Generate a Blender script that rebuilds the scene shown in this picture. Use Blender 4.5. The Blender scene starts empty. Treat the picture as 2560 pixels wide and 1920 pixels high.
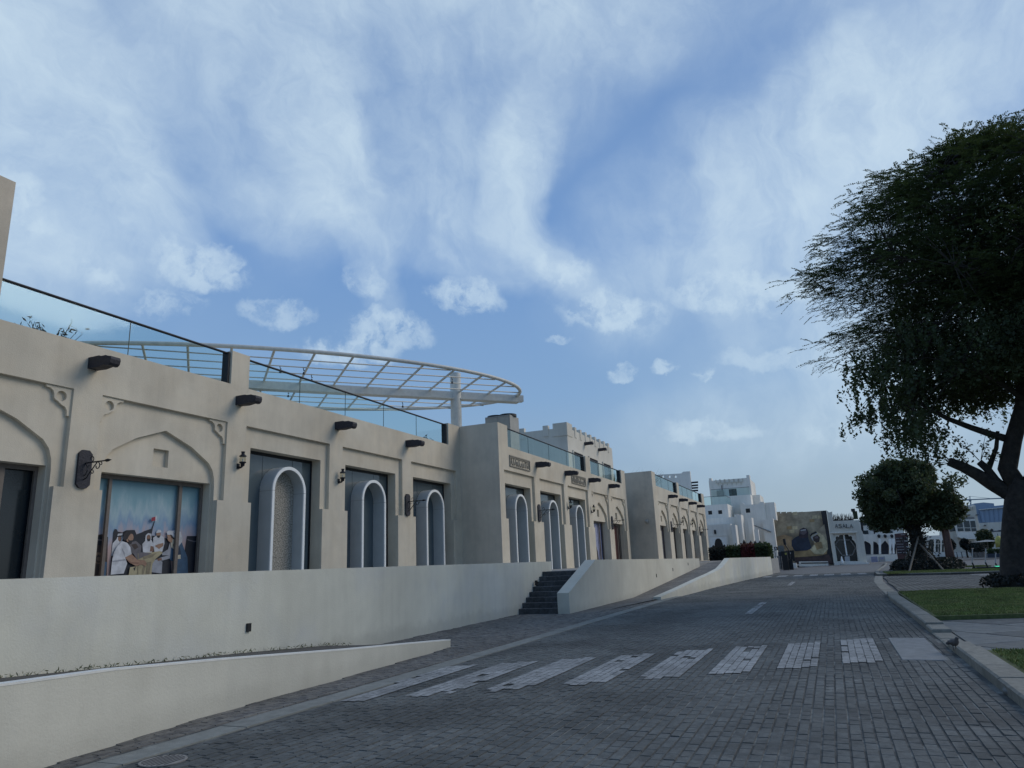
import bpy, bmesh, math, random
import numpy as np
from mathutils import Vector, Matrix
from mathutils.geometry import tessellate_polygon
R = math.radians
random.seed(7); rng = np.random.default_rng(7)
scene = bpy.context.scene
COL = scene.collection

# ------------------------------------------------------------------ camera
FPX = 1801.0; EYE = 1.55                       # focal length in photo pixels, eye height in metres
_up = Vector((-312, -7130, FPX)).normalized()
_x = Vector((800, 420, FPX)); _x = (_x - _x.dot(_up) * _up).normalized()
_y = _up.cross(_x)
RM = Matrix((_x, _y, _up))                     # photo axes -> world axes (X along the street, Y to the shops)
cd = bpy.data.cameras.new('camera'); cam = bpy.data.objects.new('camera', cd); COL.objects.link(cam)
r0 = RM @ Vector((1, 0, 0)); u0 = RM @ Vector((0, -1, 0)); b0 = RM @ Vector((0, 0, -1))
cam.matrix_world = Matrix.Translation((0, 0, EYE)) @ Matrix((r0, u0, b0)).transposed().to_4x4()
cd.sensor_width = 36; cd.lens = 36 * FPX / 2560; cd.clip_start = 0.1; cd.clip_end = 5000
scene.camera = cam
def ray(px, py): return RM @ Vector((px - 1280, py - 960, FPX))
def atZ(px, py, z=0):
    r = ray(px, py); return Vector((0, 0, EYE)) + r * ((z - EYE) / r.z)
def atY(px, py, y):
    r = ray(px, py); return Vector((0, 0, EYE)) + r * (y / r.y)
def atX(px, py, x):
    r = ray(px, py); return Vector((0, 0, EYE)) + r * (x / r.x)

# ------------------------------------------------------------------ sky, sun, exposure
SUN_EL, SUN_AZ = R(34), math.atan2(-1.0, 0.75)     # sun behind thin cloud, ahead on the right
world = bpy.data.worlds.new('World'); scene.world = world; world.use_nodes = True
nt = world.node_tree; nt.nodes.clear()
def N(t, kind, **kw):
    n = t.nodes.new(kind)
    for k, v in kw.items(): setattr(n, k, v)
    return n
def math_n(t, op, a, b=None, clamp=False):
    n = N(t, 'ShaderNodeMath', operation=op, use_clamp=clamp)
    for i, v in enumerate((a, b)):
        if v is None: continue
        if isinstance(v, (int, float)): n.inputs[i].default_value = v
        else: t.links.new(v, n.inputs[i])
    return n.outputs[0]
def vmath(t, op, a, b=None):
    n = N(t, 'ShaderNodeVectorMath', operation=op)
    for i, v in enumerate((a, b)):
        if v is None: continue
        if isinstance(v, (tuple, list, Vector)): n.inputs[i].default_value = tuple(v)
        else: t.links.new(v, n.inputs[i])
    return n.outputs['Value'] if op in ('DOT_PRODUCT', 'LENGTH') else n.outputs['Vector']
def noise_n(t, vec, scale, detail=4, rough=.5, dist=0, out='Fac'):
    n = N(t, 'ShaderNodeTexNoise'); n.inputs['Scale'].default_value = scale
    n.inputs['Detail'].default_value = detail; n.inputs['Roughness'].default_value = rough
    n.inputs['Distortion'].default_value = dist
    if vec is not None: t.links.new(vec, n.inputs['Vector'])
    return n.outputs[out]
def ramp(t, v, a, b, c=0., d=1., smooth=True):
    n = N(t, 'ShaderNodeMapRange', interpolation_type='SMOOTHSTEP' if smooth else 'LINEAR')
    t.links.new(v, n.inputs['Value'])
    for k, x in zip(('From Min', 'From Max', 'To Min', 'To Max'), (a, b, c, d)): n.inputs[k].default_value = x
    return n.outputs[0]
sky = N(nt, 'ShaderNodeTexSky', sky_type='NISHITA', sun_disc=False)
sky.sun_elevation = SUN_EL; sky.sun_rotation = math.pi / 2 - SUN_AZ
sky.altitude = 0; sky.air_density = 1.0; sky.dust_density = 1.6; sky.ozone_density = 2.2
tc = N(nt, 'ShaderNodeTexCoord'); D = tc.outputs['Generated']
def scale_v(v, s):
    n = N(nt, 'ShaderNodeVectorMath', operation='SCALE'); nt.links.new(v, n.inputs[0]); n.inputs['Scale'].default_value = s
    return n.outputs[0]
warp = noise_n(nt, D, 4.0, 5, .55, out='Color')
warp2 = noise_n(nt, D, 22.0, 5, .6, out='Color')
wv = vmath(nt, 'SUBTRACT', warp, (.5, .5, .5)); wv2 = vmath(nt, 'SUBTRACT', warp2, (.5, .5, .5))
Dw = vmath(nt, 'ADD', vmath(nt, 'ADD', D, scale_v(wv, .15)), scale_v(wv2, .012))      # wisps
Dc = vmath(nt, 'ADD', vmath(nt, 'ADD', D, scale_v(wv, .04)), scale_v(wv2, .06))       # puffs
mp = N(nt, 'ShaderNodeMapping'); nt.links.new(Dw, mp.inputs[0]); mp.inputs['Rotation'].default_value = (R(20), R(35), R(40)); mp.inputs['Scale'].default_value = (1.8, 4.0, 2.4)
streak = noise_n(nt, mp.outputs[0], 1.5, 6, .5)
def blob(px0, py0, px1, py1, wide, dvec, hard=0.):
    """a cloud bank between two directions of the sky; wide is its half width in degrees"""
    a = ray(px0, py0).normalized(); b = ray(px1, py1).normalized()
    c = (a + b).normalized(); U = (b - a); L = U.length / 2 + R(wide); U.normalize()
    V = c.cross(U).normalized()
    d = vmath(nt, 'SUBTRACT', dvec, c)
    du = vmath(nt, 'DOT_PRODUCT', d, U / L); dv = vmath(nt, 'DOT_PRODUCT', d, V / R(wide)); dn = vmath(nt, 'DOT_PRODUCT', d, c * 1.2)
    s = math_n(nt, 'ADD', math_n(nt, 'MULTIPLY', du, du), math_n(nt, 'MULTIPLY', dv, dv))
    s = math_n(nt, 'ADD', s, math_n(nt, 'MULTIPLY', dn, dn))
    return ramp(nt, s, 1.75, .0) if not hard else ramp(nt, s, 1.45, .2)
def total(lst):
    o = lst[0]
    for x in lst[1:]: o = math_n(nt, 'ADD', o, x)
    return o
W = [(-20, 100, 110, 480, 8.5, .60), (150, 240, 300, 520, 5, .25), (610, -20, 730, 380, 6.4, .52), (740, 240, 830, 480, 3.0, .62), (830, 540, 960, 740, 1.9, .42), (560, 470, 800, 560, 2.4, .22),
     (1500, -80, 1150, 340, 7.6, .44), (1350, 280, 1285, 540, 2.7, .62), (980, 560, 1330, 640, 3.0, .34), (1330, 640, 1440, 690, 1.5, .3),
     (2660, -80, 1980, 380, 5.0, .80), (2080, 300, 1620, 660, 6.5, .38), (1900, 640, 1600, 740, 4.0, .26), (2560, 480, 2100, 820, 9, .50), (2000, 1060, 1650, 1080, 3.2, .16),
     (900, -350, 300, -400, 12, .5), (2000, -400, 1300, -450, 12, .5), (60, 620, 330, 650, 2.2, .30), (940, 600, 1130, 680, 1.6, .22)]
wis = total([math_n(nt, 'MULTIPLY', blob(*w[:5], Dw), w[5] * .92) for w in W])
mp2 = N(nt, 'ShaderNodeMapping'); nt.links.new(vmath(nt, 'ADD', D, scale_v(wv, .32)), mp2.inputs[0]); mp2.inputs['Rotation'].default_value = (R(-12), R(25), R(62)); mp2.inputs['Scale'].default_value = (3, 11, 5)
streak2 = noise_n(nt, mp2.outputs[0], 1.6, 6, .6)
wis = math_n(nt, 'MULTIPLY', wis, math_n(nt, 'MULTIPLY', ramp(nt, streak, .28, .72, .42, 1.34), math_n(nt, 'MULTIPLY', ramp(nt, streak2, .3, .7, .70, 1.27), ramp(nt, noise_n(nt, Dw, 9, 7, .68, .8), .3, .7, .74, 1.25))))
back = ramp(nt, noise_n(nt, Dw, 1.6, 5, .5), .48, .82, .0, .14)      # the same thin veil goes on over the whole sky
wis = math_n(nt, 'ADD', wis, back)
Pf = [(440, 650, 560, 680, 2.0, .62), (360, 755, 480, 770, 1.3, .45), (640, 780, 760, 780, 1.2, .42), (1120, 740, 1210, 745, 1.6, .62),
      (900, 815, 1040, 835, 1.6, .55), (1450, 770, 1600, 790, 2.0, .62), (1720, 735, 1960, 725, 2.0, .60), (1360, 650, 1430, 680, 1.2, .5), (40, 500, 80, 560, 1.8, .55),
      (1530, 930, 1570, 925, .7, .45), (1640, 930, 1680, 920, .8, .5), (1760, 930, 1780, 930, .7, .5), (1830, 900, 2050, 890, 1.0, .3), (1680, 1075, 1880, 1085, 1.1, .38), (2020, 1080, 2140, 1085, 1.0, .3),
      (780, 870, 960, 880, 1.3, .6), (900, 690, 940, 730, 1.3, .4), (1370, 850, 1400, 845, .6, .4), (250, 700, 270, 710, .9, .4)]
puf = total([math_n(nt, 'MULTIPLY', blob(*w[:4], w[4] * .86, Dc, 1), w[5] * .9) for w in Pf])
puf = math_n(nt, 'MULTIPLY', puf, ramp(nt, noise_n(nt, Dc, 20, 5, .58), .37, .62, .05, 1.35))
dens = math_n(nt, 'ADD', wis, puf)
dens = math_n(nt, 'SUBTRACT', 1.0, math_n(nt, 'EXPONENT', math_n(nt, 'MULTIPLY', dens, -1.25)))
sep = N(nt, 'ShaderNodeSeparateXYZ'); nt.links.new(D, sep.inputs[0])
cr = N(nt, 'ShaderNodeValToRGB'); nt.links.new(ramp(nt, sep.outputs[2], -.02, 1., 0, 1, False), cr.inputs[0])
e_ = cr.color_ramp.elements; e_[0].position = 0; e_[0].color = (.365, .47, .56, 1); e_[1].position = 1; e_[1].color = (.155, .285, .54, 1)
for p_, c_ in ((.10, (.335, .465, .60)), (.24, (.245, .42, .68)), (.42, (.19, .36, .685)), (.62, (.185, .335, .63))):
    q_ = e_.new(p_); q_.color = (*c_, 1)
tint = scale_v(cr.outputs[0], 10.4)                                   # clear air, brought to the scale of the sky texture
m1 = N(nt, 'ShaderNodeMix', data_type='RGBA'); m1.inputs[0].default_value = .88; nt.links.new(sky.outputs[0], m1.inputs[6]); nt.links.new(tint, m1.inputs[7])
m2 = N(nt, 'ShaderNodeMix', data_type='RGBA'); nt.links.new(math_n(nt, 'MULTIPLY', dens, .92), m2.inputs[0]); nt.links.new(m1.outputs[2], m2.inputs[6]); m2.inputs[7].default_value = (7.2, 8.8, 9.9, 1)
bg = N(nt, 'ShaderNodeBackground'); bg.inputs[1].default_value = 0.10
nt.links.new(m2.outputs[2], bg.inputs[0])
wo = N(nt, 'ShaderNodeOutputWorld'); nt.links.new(bg.outputs[0], wo.inputs[0])
ld = bpy.data.lights.new('sun', 'SUN'); sun = bpy.data.objects.new('sun', ld); COL.objects.link(sun)
ld.energy = 1.5; ld.angle = R(34); ld.color = (1.0, .90, .76)
sdir = Vector((math.cos(SUN_AZ) * math.cos(SUN_EL), math.sin(SUN_AZ) * math.cos(SUN_EL), math.sin(SUN_EL)))
sun.rotation_euler = sdir.to_track_quat('Z', 'Y').to_euler()
scene.view_settings.view_transform = 'Standard'; scene.view_settings.look = 'None'
scene.view_settings.gamma = 1; scene.view_settings.use_curve_mapping = False
scene.view_settings.exposure = -0.15
scene.render.engine = 'CYCLES'; scene.cycles.max_bounces = 6; scene.cycles.transparent_max_bounces = 12

# ------------------------------------------------------------------ materials
MATS = {}
def mat(name, col, rough=.8, var=.12, nscale=3., bump=.0, bscale=40., metal=0., spec=.5, warm=None, streaks=0., island=0., stain=None, big=None, base=None, crack=0.):
    """principled material: base colour with soft object-space mottling, optional vertical weather streaks and relief"""
    m = bpy.data.materials.new(name); m.use_nodes = True; t = m.node_tree
    p = t.nodes['Principled BSDF']; p.inputs['Roughness'].default_value = rough; p.inputs['Metallic'].default_value = metal
    p.inputs['Specular IOR Level'].default_value = spec
    g = N(t, 'ShaderNodeNewGeometry'); P = g.outputs['Position']
    f = ramp(t, noise_n(t, P, nscale, 6, .6), .25, .75, 1 - var, 1 + var)
    if island:
        ob = N(t, 'ShaderNodeObjectInfo')
        rr = math_n(t, 'FRACT', math_n(t, 'ADD', g.outputs['Random Per Island'], math_n(t, 'MULTIPLY', ob.outputs['Random'], 7.31)))
        f = math_n(t, 'MULTIPLY', f, ramp(t, rr, 0, 1, 1 - island, 1 + island, False))
    if streaks:
        mp = N(t, 'ShaderNodeMapping'); t.links.new(P, mp.inputs[0]); mp.inputs['Scale'].default_value = (2.6, 2.6, .22)
        f = math_n(t, 'MULTIPLY', f, ramp(t, noise_n(t, mp.outputs[0], 1.5, 5, .65), .35, .75, 1.0, 1 - streaks))
    mx = N(t, 'ShaderNodeMix', data_type='RGBA'); mx.inputs[0].default_value = 0
    mx.inputs[6].default_value = (*col, 1); mx.inputs[7].default_value = (*(warm or col), 1)
    if warm: t.links.new(ramp(t, noise_n(t, P, nscale * .45, 5, .6), .4, .66), mx.inputs[0])
    c = mx.outputs[2]
    if stain:
        ms = N(t, 'ShaderNodeMix', data_type='RGBA'); t.links.new(ramp(t, noise_n(t, P, stain[1], 7, .7, .6), stain[2], stain[3]), ms.inputs[0])
        t.links.new(c, ms.inputs[6]); ms.inputs[7].default_value = (*stain[0], 1); c = ms.outputs[2]
    if big: f = math_n(t, 'MULTIPLY', f, ramp(t, noise_n(t, P, big[0], 5, .6, .4), .34, .66, big[1], big[2]))
    if crack:                                   # hairline cracks in a few places
        vo = N(t, 'ShaderNodeTexVoronoi', feature='DISTANCE_TO_EDGE'); vo.inputs['Scale'].default_value = .9
        wp = N(t, 'ShaderNodeVectorMath', operation='MULTIPLY_ADD'); t.links.new(noise_n(t, P, 2.5, 5, .6, out='Color'), wp.inputs[0]); wp.inputs[1].default_value = (.9, .9, .9); t.links.new(P, wp.inputs[2])
        t.links.new(wp.outputs[0], vo.inputs['Vector'])
        ln = ramp(t, vo.outputs['Distance'], .0, .009, 1, 0); mk = ramp(t, noise_n(t, P, .7, 2, .5), .56, .66)
        f = math_n(t, 'MULTIPLY', f, math_n(t, 'SUBTRACT', 1.0, math_n(t, 'MULTIPLY', math_n(t, 'MULTIPLY', ln, mk), crack)))
    if base:                                    # splash dirt along the foot, uneven in height
        sp = N(t, 'ShaderNodeSeparateXYZ'); t.links.new(P, sp.inputs[0])
        hh = math_n(t, 'SUBTRACT', sp.outputs[2], math_n(t, 'MULTIPLY', noise_n(t, P, 2.2, 5, .7), base[0]))
        f = math_n(t, 'MULTIPLY', f, ramp(t, hh, -.15, .12, base[1], 1.0))
    vm = N(t, 'ShaderNodeVectorMath', operation='SCALE'); t.links.new(c, vm.inputs[0]); t.links.new(f, vm.inputs['Scale'])
    t.links.new(vm.outputs[0], p.inputs['Base Color'])
    if bump:
        b = N(t, 'ShaderNodeBump'); b.inputs['Strength'].default_value = bump; b.inputs['Distance'].default_value = .02
        t.links.new(noise_n(t, P, bscale, 5, .65), b.inputs['Height']); t.links.new(b.outputs[0], p.inputs['Normal'])
    MATS[name] = m; return m
mat('plaster', (.645, .58, .46), .9, .08, 1.0, .35, 45, warm=(.63, .55, .42), streaks=.07, stain=((.50, .455, .37), .7, .56, .88), big=(.3, .92, 1.06), crack=.08)
mat('plaster_grey', (.62, .54, .425), .9, .10, .8, .35, 45, warm=(.47, .42, .335), streaks=.08)
mat('white_plaster', (.655, .64, .535), .85, .06, .9, .25, 35, warm=(.61, .61, .55), streaks=.07, stain=((.50, .50, .45), 1.5, .60, .9), big=(.35, .94, 1.04), base=(.55, .84), crack=.10)
mat('cream_plaster', (.60, .58, .49), .85, .06, .8, .25, 35, warm=(.565, .54, .45), streaks=.05, stain=((.42, .40, .33), 1.3, .64, .92), big=(.35, .95, 1.04), base=(.4, .88), crack=.10)
mat('coping', (.72, .71, .65), .8, .08, 4, .2, 50)
mat('far_white', (.84, .80, .71), .85, .06, .5, warm=(.78, .745, .67), streaks=.1)
mat('far_cream', (.66, .62, .53), .85, .06, .5, warm=(.61, .57, .48), streaks=.1)
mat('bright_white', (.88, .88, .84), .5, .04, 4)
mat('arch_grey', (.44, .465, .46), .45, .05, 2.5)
mat('terrazzo', (.30, .28, .235), .8, .85, 26, .5, 40)
mat('darkwood', (.022, .022, .030), .65, .35, 14, .6, 30)
mat('iron', (.012, .014, .018), .5, .3, 20, .2, 40, spec=.4)
mat('steel_white', (.62, .61, .55), .45, .10, 5, .1, 30, stain=((.30, .27, .23), 3, .63, .8))
mat('alu', (.20, .19, .18), .45, .15, 8, metal=.0)
mat('frame_brown', (.15, .125, .105), .6, .15, 9)
mat('sett', (.086, .094, .092), .80, .28, 14, .4, 70, island=.15, warm=(.084, .088, .083), stain=((.145, .150, .142), 1.9, .55, .80), big=(.55, .64, 1.26))
mat('joint', (.070, .073, .070), .95, .3, 7, .6, 60, stain=((.20, .205, .19), 1.0, .46, .64))
mat('paver', (.165, .157, .140), .85, .18, 12, .4, 60, island=.12, big=(.5, .82, 1.12), warm=(.10, .098, .096), stain=((.06, .06, .06), 2.0, .56, .8))
mat('paving', (.115, .117, .112), .85, .25, 3, .5, 30, warm=(.13, .13, .13))
mat('ground', (.12, .12, .12), .9, .2, .4, .4, 10)
mat('kerb_stone', (.215, .21, .18), .85, .2, 9, .5, 50, island=.12, stain=((.10, .10, .09), 4, .56, .78))
mat('kerb_flush', (.20, .205, .185), .85, .18, 6, .4, 50, island=.08, stain=((.12, .12, .12), 3, .55, .8))
mat('slab', (.21, .22, .22), .85, .15, 5, .4, 60, stain=((.12, .13, .13), 3, .55, .8))
mat('paint', (.285, .29, .285), .75, .22, 18, .4, 60, island=.13, stain=((.11, .115, .11), 6, .50, .68), big=(1.1, .75, 1.15))
mat('flag', (.125, .135, .135), .75, .18, 5, .4, 40, island=.24, warm=(.155, .16, .15), stain=((.20, .205, .19), 1.6, .55, .8))
mat('step_stone', (.062, .066, .068), .8, .3, 9, .7, 40, island=.22)
mat('grass_base', (.075, .095, .030), .9, .3, 12, .6, 60)
mat('grass', (.155, .195, .050), .85, .35, 2.2, warm=(.20, .21, .070), island=.25)
mat('soil', (.10, .09, .075), .95, .35, 9, 1, 40)
mat('bark', (.030, .027, .024), .95, .35, 7, 1., 14, warm=(.045, .038, .032))
mat('bark_red', (.09, .055, .045), .95, .3, 7, .8, 14)
mat('pole_wood', (.16, .14, .11), .9, .25, 8, .4, 30)
mat('hvac', (.36, .35, .31), .6, .08, 3)
mat('black', (.01, .011, .012), .5, .2, 9)
mat('dark_blue', (.02, .03, .05), .55, .2, 5)
mat('totem', (.085, .035, .032), .55, .12, 4)
mat('totem_dark', (.04, .022, .026), .55, .12, 4)
mat('label_white', (.42, .42, .42), .6, .08, 9)
mat('letter_dark', (.025, .022, .022), .5, .1, 9)
mat('stone_relief', (.30, .275, .225), .9, .15, 9, .4, 50)
mat('yellow_fruit', (.42, .38, .08), .8, .2, 20)
mat('concrete', (.30, .30, .285), .9, .15, 5, .4, 40)
mat('hazed_blue', (.24, .32, .42), .4, .05, .03)  # blue glass, its colour paled to stand for the haze of distance
mat('hazed_blue_dark', (.22, .29, .38), .4, .05, .03)  # deeper glass blue, distance haze mixed into the colour as well
mat('crane', (.25, .30, .33), .6, .05, .2)
mat('pigeon', (.10, .095, .095), .8, .3, 40)
mat('yellow_cloth', (.42, .38, .10), .8, .2, 3)
def leafmat(name, c1, c2, trans=.25):
    m = mat(name, c1, .6, .3, .9, warm=c2, island=.38, spec=.3); t = m.node_tree; p = t.nodes['Principled BSDF']
    td = N(t, 'ShaderNodeBsdfTranslucent'); td.inputs[0].default_value = (c2[0] * 1.5, c2[1] * 1.6, c2[2], 1)
    ms = N(t, 'ShaderNodeMixShader'); ms.inputs[0].default_value = trans
    t.links.new(p.outputs[0], ms.inputs[1]); t.links.new(td.outputs[0], ms.inputs[2])
    t.links.new(ms.outputs[0], t.nodes['Material Output'].inputs[0]); return m
leafmat('leaf_big', (.034, .050, .026), (.060, .080, .034), .25)
leafmat('leaf_mid', (.046, .064, .034), (.078, .094, .048))
leafmat('leaf_hedge', (.035, .055, .028), (.05, .075, .03))
leafmat('leaf_red', (.14, .03, .035), (.08, .04, .03))
leafmat('leaf_dark', (.020, .024, .022), (.03, .036, .03), .1)
leafmat('leaf_olive', (.085, .10, .05), (.12, .13, .07))
def glassmat(name, col, rough=.06, spec=.6):
    m = mat(name, col, rough, .12, .8, spec=spec); return m
glassmat('window_glass', (.095, .122, .132)); glassmat('dark_glass', (.012, .018, .022), .12)
glassmat('far_glass', (.03, .045, .055), .15)
def clearglass(name, tint, refl=.10):
    m = bpy.data.materials.new(name); m.use_nodes = True; t = m.node_tree; t.nodes.clear()
    tr = N(t, 'ShaderNodeBsdfTransparent'); tr.inputs[0].default_value = (*tint, 1)
    gl = N(t, 'ShaderNodeBsdfGlossy'); gl.inputs[0].default_value = (.9, 1, .98, 1); gl.inputs['Roughness'].default_value = .05
    lw = N(t, 'ShaderNodeLayerWeight'); lw.inputs[0].default_value = .5
    f3 = math_n(t, 'POWER', lw.outputs['Facing'], 3.0)
    ms = N(t, 'ShaderNodeMixShader'); t.links.new(math_n(t, 'ADD', math_n(t, 'MULTIPLY', f3, .22), .015), ms.inputs[0])
    t.links.new(tr.outputs[0], ms.inputs[1]); t.links.new(gl.outputs[0], ms.inputs[2])
    o = N(t, 'ShaderNodeOutputMaterial'); t.links.new(ms.outputs[0], o.inputs[0]); MATS[name] = m
clearglass('rail_glass', (.885, .945, .932))
mat('glass_edge', (.03, .06, .055), .3); clearglass('lamp_glass', (.8, .8, .75))
def flat(name, col, var=.1, ns=8):
    if name not in MATS: mat(name, col, .7, var, ns)
    return name

# ------------------------------------------------------------------ mesh builder
class MB:
    def __init__(s): s.v = []; s.f = []
    def add(s, vs, fs):
        b = len(s.v); s.v += [tuple(v) for v in vs]; s.f += [tuple(i + b for i in f) for f in fs]; return s
    def box(s, x0, x1, y0, y1, z0, z1):
        vs = [(x, y, z) for z in (z0, z1) for y in (y0, y1) for x in (x0, x1)]
        return s.add(vs, [(0, 2, 3, 1), (4, 5, 7, 6), (0, 1, 5, 4), (2, 6, 7, 3), (0, 4, 6, 2), (1, 3, 7, 5)])
    def cbox(s, x0, x1, y0, y1, z0, z1, c=.01):
        """box with chamfered top edges"""
        vs = [(x0, y0, z0), (x1, y0, z0), (x1, y1, z0), (x0, y1, z0), (x0, y0, z1 - c), (x1, y0, z1 - c), (x1, y1, z1 - c), (x0, y1, z1 - c),
              (x0 + c, y0 + c, z1), (x1 - c, y0 + c, z1), (x1 - c, y1 - c, z1), (x0 + c, y1 - c, z1)]
        return s.add(vs, [(3, 2, 1, 0), (0, 1, 5, 4), (1, 2, 6, 5), (2, 3, 7, 6), (3, 0, 4, 7), (4, 5, 9, 8), (5, 6, 10, 9), (6, 7, 11, 10), (7, 4, 8, 11), (8, 9, 10, 11)])
    def plate(s, outer, holes, a, b, axis='y'):
        """flat plate with holes: loops in (u,z); spans a..b on the axis"""
        loops = [[Vector((p[0], p[1], 0)) for p in lp] for lp in [outer] + list(holes)]
        tris = tessellate_polygon(loops); flatp = [p for lp in loops for p in lp]; n = len(flatp)
        def P(p, d): return (p.x, d, p.y) if axis == 'y' else ((d, p.x, p.y) if axis == 'x' else (p.x, p.y, d))
        vs = [P(p, a) for p in flatp] + [P(p, b) for p in flatp]
        fs = [tuple(t) for t in tris] + [tuple(i + n for i in reversed(t)) for t in tris]
        k = 0
        for lp in loops:
            m = len(lp)
            fs += [(k + i, k + (i + 1) % m, k + (i + 1) % m + n, k + i + n) for i in range(m)]; k += m
        return s.add(vs, fs)
    def tube(s, pts, r, n=8, cap=True):
        pts = [Vector(p) for p in pts]; rs = r if isinstance(r, (list, tuple)) else [r] * len(pts)
        vs = []; ref = None
        for i, p in enumerate(pts):
            d = (pts[min(i + 1, len(pts) - 1)] - pts[max(i - 1, 0)]).normalized()
            if ref is None: ref = d.orthogonal().normalized()
            ref = (ref - ref.dot(d) * d).normalized(); q = d.cross(ref)
            vs += [p + (ref * math.cos(2 * math.pi * k / n) + q * math.sin(2 * math.pi * k / n)) * rs[i] for k in range(n)]
        fs = [(i * n + k, i * n + (k + 1) % n, (i + 1) * n + (k + 1) % n, (i + 1) * n + k) for i in range(len(pts) - 1) for k in range(n)]
        if cap: fs += [tuple(reversed(range(n))), tuple(range((len(pts) - 1) * n, len(pts) * n))]
        return s.add(vs, fs)
    def lathe(s, prof, cx, cy, n=12, cap=True):
        vs = [(cx + r * math.cos(2 * math.pi * k / n), cy + r * math.sin(2 * math.pi * k / n), z) for r, z in prof for k in range(n)]
        fs = [(i * n + k, i * n + (k + 1) % n, (i + 1) * n + (k + 1) % n, (i + 1) * n + k) for i in range(len(prof) - 1) for k in range(n)]
        if cap: fs += [tuple(reversed(range(n))), tuple(range((len(prof) - 1) * n, len(prof) * n))]
        return s.add(vs, fs)
    def sheet(s, pts): return s.add(pts, [tuple(range(len(pts)))])
    def prism(s, poly, z0, z1):
        """upright solid over a ground polygon; z1 may be a list of heights"""
        n = len(poly); zt = z1 if isinstance(z1, (list, tuple)) else [z1] * n; zb = z0 if isinstance(z0, (list, tuple)) else [z0] * n
        vs = [(p[0], p[1], zb[i]) for i, p in enumerate(poly)] + [(p[0], p[1], zt[i]) for i, p in enumerate(poly)]
        return s.add(vs, [tuple(reversed(range(n))), tuple(range(n, 2 * n))] + [(i, (i + 1) % n, (i + 1) % n + n, i + n) for i in range(n)])
    def wallstrip(s, line, th, zb, zt, side=1):
        """wall along a ground line; zb/zt per point"""
        L = [Vector(p) for p in line]; n = len(L); O = []
        for i, p in enumerate(L):
            d = (L[min(i + 1, n - 1)] - L[max(i - 1, 0)]).normalized(); O.append(p + Vector((-d.y, d.x)) * th * side)
        vs = []
        for i in range(n): vs += [(L[i].x, L[i].y, zb[i]), (L[i].x, L[i].y, zt[i]), (O[i].x, O[i].y, zt[i]), (O[i].x, O[i].y, zb[i])]
        fs = [(i * 4 + k, i * 4 + (k + 1) % 4, i * 4 + 4 + (k + 1) % 4, i * 4 + 4 + k) for i in range(n - 1) for k in range(4)]
        return s.add(vs, fs + [(3, 2, 1, 0), ((n - 1) * 4, (n - 1) * 4 + 1, (n - 1) * 4 + 2, (n - 1) * 4 + 3)])
    def mesh(s, name, m, smooth=False):
        me = bpy.data.meshes.new(name); me.from_pydata(s.v, [], s.f)
        bm = bmesh.new(); bm.from_mesh(me); bmesh.ops.recalc_face_normals(bm, faces=bm.faces); bm.to_mesh(me); bm.free()
        if smooth: me.polygons.foreach_set('use_smooth', [True] * len(me.polygons))
        me.materials.append(MATS[m]); return me
    def build(s, name, m, parent=None, smooth=False, **props):
        return link(name, s.mesh(name, m, smooth), parent, **props)
def link(name, me, parent=None, **props):
    o = bpy.data.objects.new(name, me); COL.objects.link(o)
    if parent is not None:
        o.parent = parent; o.matrix_parent_inverse = wm(parent).inverted()
    for k, v in props.items(): o[k] = v
    return o
def wm(o):
    m = o.matrix_basis.copy()
    return m if o.parent is None else wm(o.parent) @ o.matrix_parent_inverse @ m
def thing(name, label, cat, loc=(0, 0, 0), rz=0, group=None):
    o = bpy.data.objects.new(name, None); COL.objects.link(o); o.location = loc; o.rotation_euler = (0, 0, rz); o.empty_display_size = .2
    o['label'] = label; o['category'] = cat
    if group: o['group'] = group
    return o
def tag(o, label, cat, group=None):
    o['label'] = label; o['category'] = cat
    if group: o['group'] = group
    return o
def copy_tree(o, loc, rz=0, label=None, sc=1, parent=None):
    c = o.copy(); COL.objects.link(c)
    if parent is None:
        c.location = loc; c.rotation_euler = (0, 0, rz); c.scale = (sc,) * 3
        if label: c['label'] = label
    else: c.parent = parent
    for ch in [x for x in CHILD.get(o.name, [])]: copy_tree(ch, None, parent=c)
    return c
CHILD = {}
def remember(root):
    """note the parts of a thing so that it can be copied"""
    CHILD.clear()
    for x in COL.objects:
        if x.parent: CHILD.setdefault(x.parent.name, []).append(x)
def quads_mesh(name, C, A, B, m):
    """many leaf quads: centres C, half axes A and B (n,3)"""
    n = len(C); V = np.empty((n, 4, 3), np.float32)
    V[:, 0] = C - A; V[:, 1] = C + B; V[:, 2] = C + A; V[:, 3] = C - B       # lozenge leaves
    me = bpy.data.meshes.new(name); me.vertices.add(n * 4); me.vertices.foreach_set('co', V.ravel())
    me.loops.add(n * 4); me.loops.foreach_set('vertex_index', np.arange(n * 4, dtype=np.int32))
    me.polygons.add(n); me.polygons.foreach_set('loop_start', np.arange(0, n * 4, 4, dtype=np.int32)); me.polygons.foreach_set('loop_total', np.full(n, 4, np.int32))
    me.update(); me.materials.append(MATS[m]); return me
def unit(a): return a / np.maximum(np.linalg.norm(a, axis=-1, keepdims=True), 1e-9)
def leaves_at(name, P, m, size=.12, aspect=.35, droop=0., horiz=0., dirs=None, parent=None, kind=None):
    n = len(P); A = rng.normal(size=(n, 3))
    if dirs is not None: A = A * .55 + dirs
    A[:, 2] = A[:, 2] * (1 - horiz) - droop; A = unit(A)
    Bv = unit(np.cross(A, rng.normal(size=(n, 3)) * (1, 1, 1 + 3 * horiz)))
    s = size * rng.uniform(.6, 1.3, (n, 1))
    me = quads_mesh(name, P, A * s * .5, Bv * s * .5 * aspect, m)
    o = link(name, me, parent)
    return o
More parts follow.
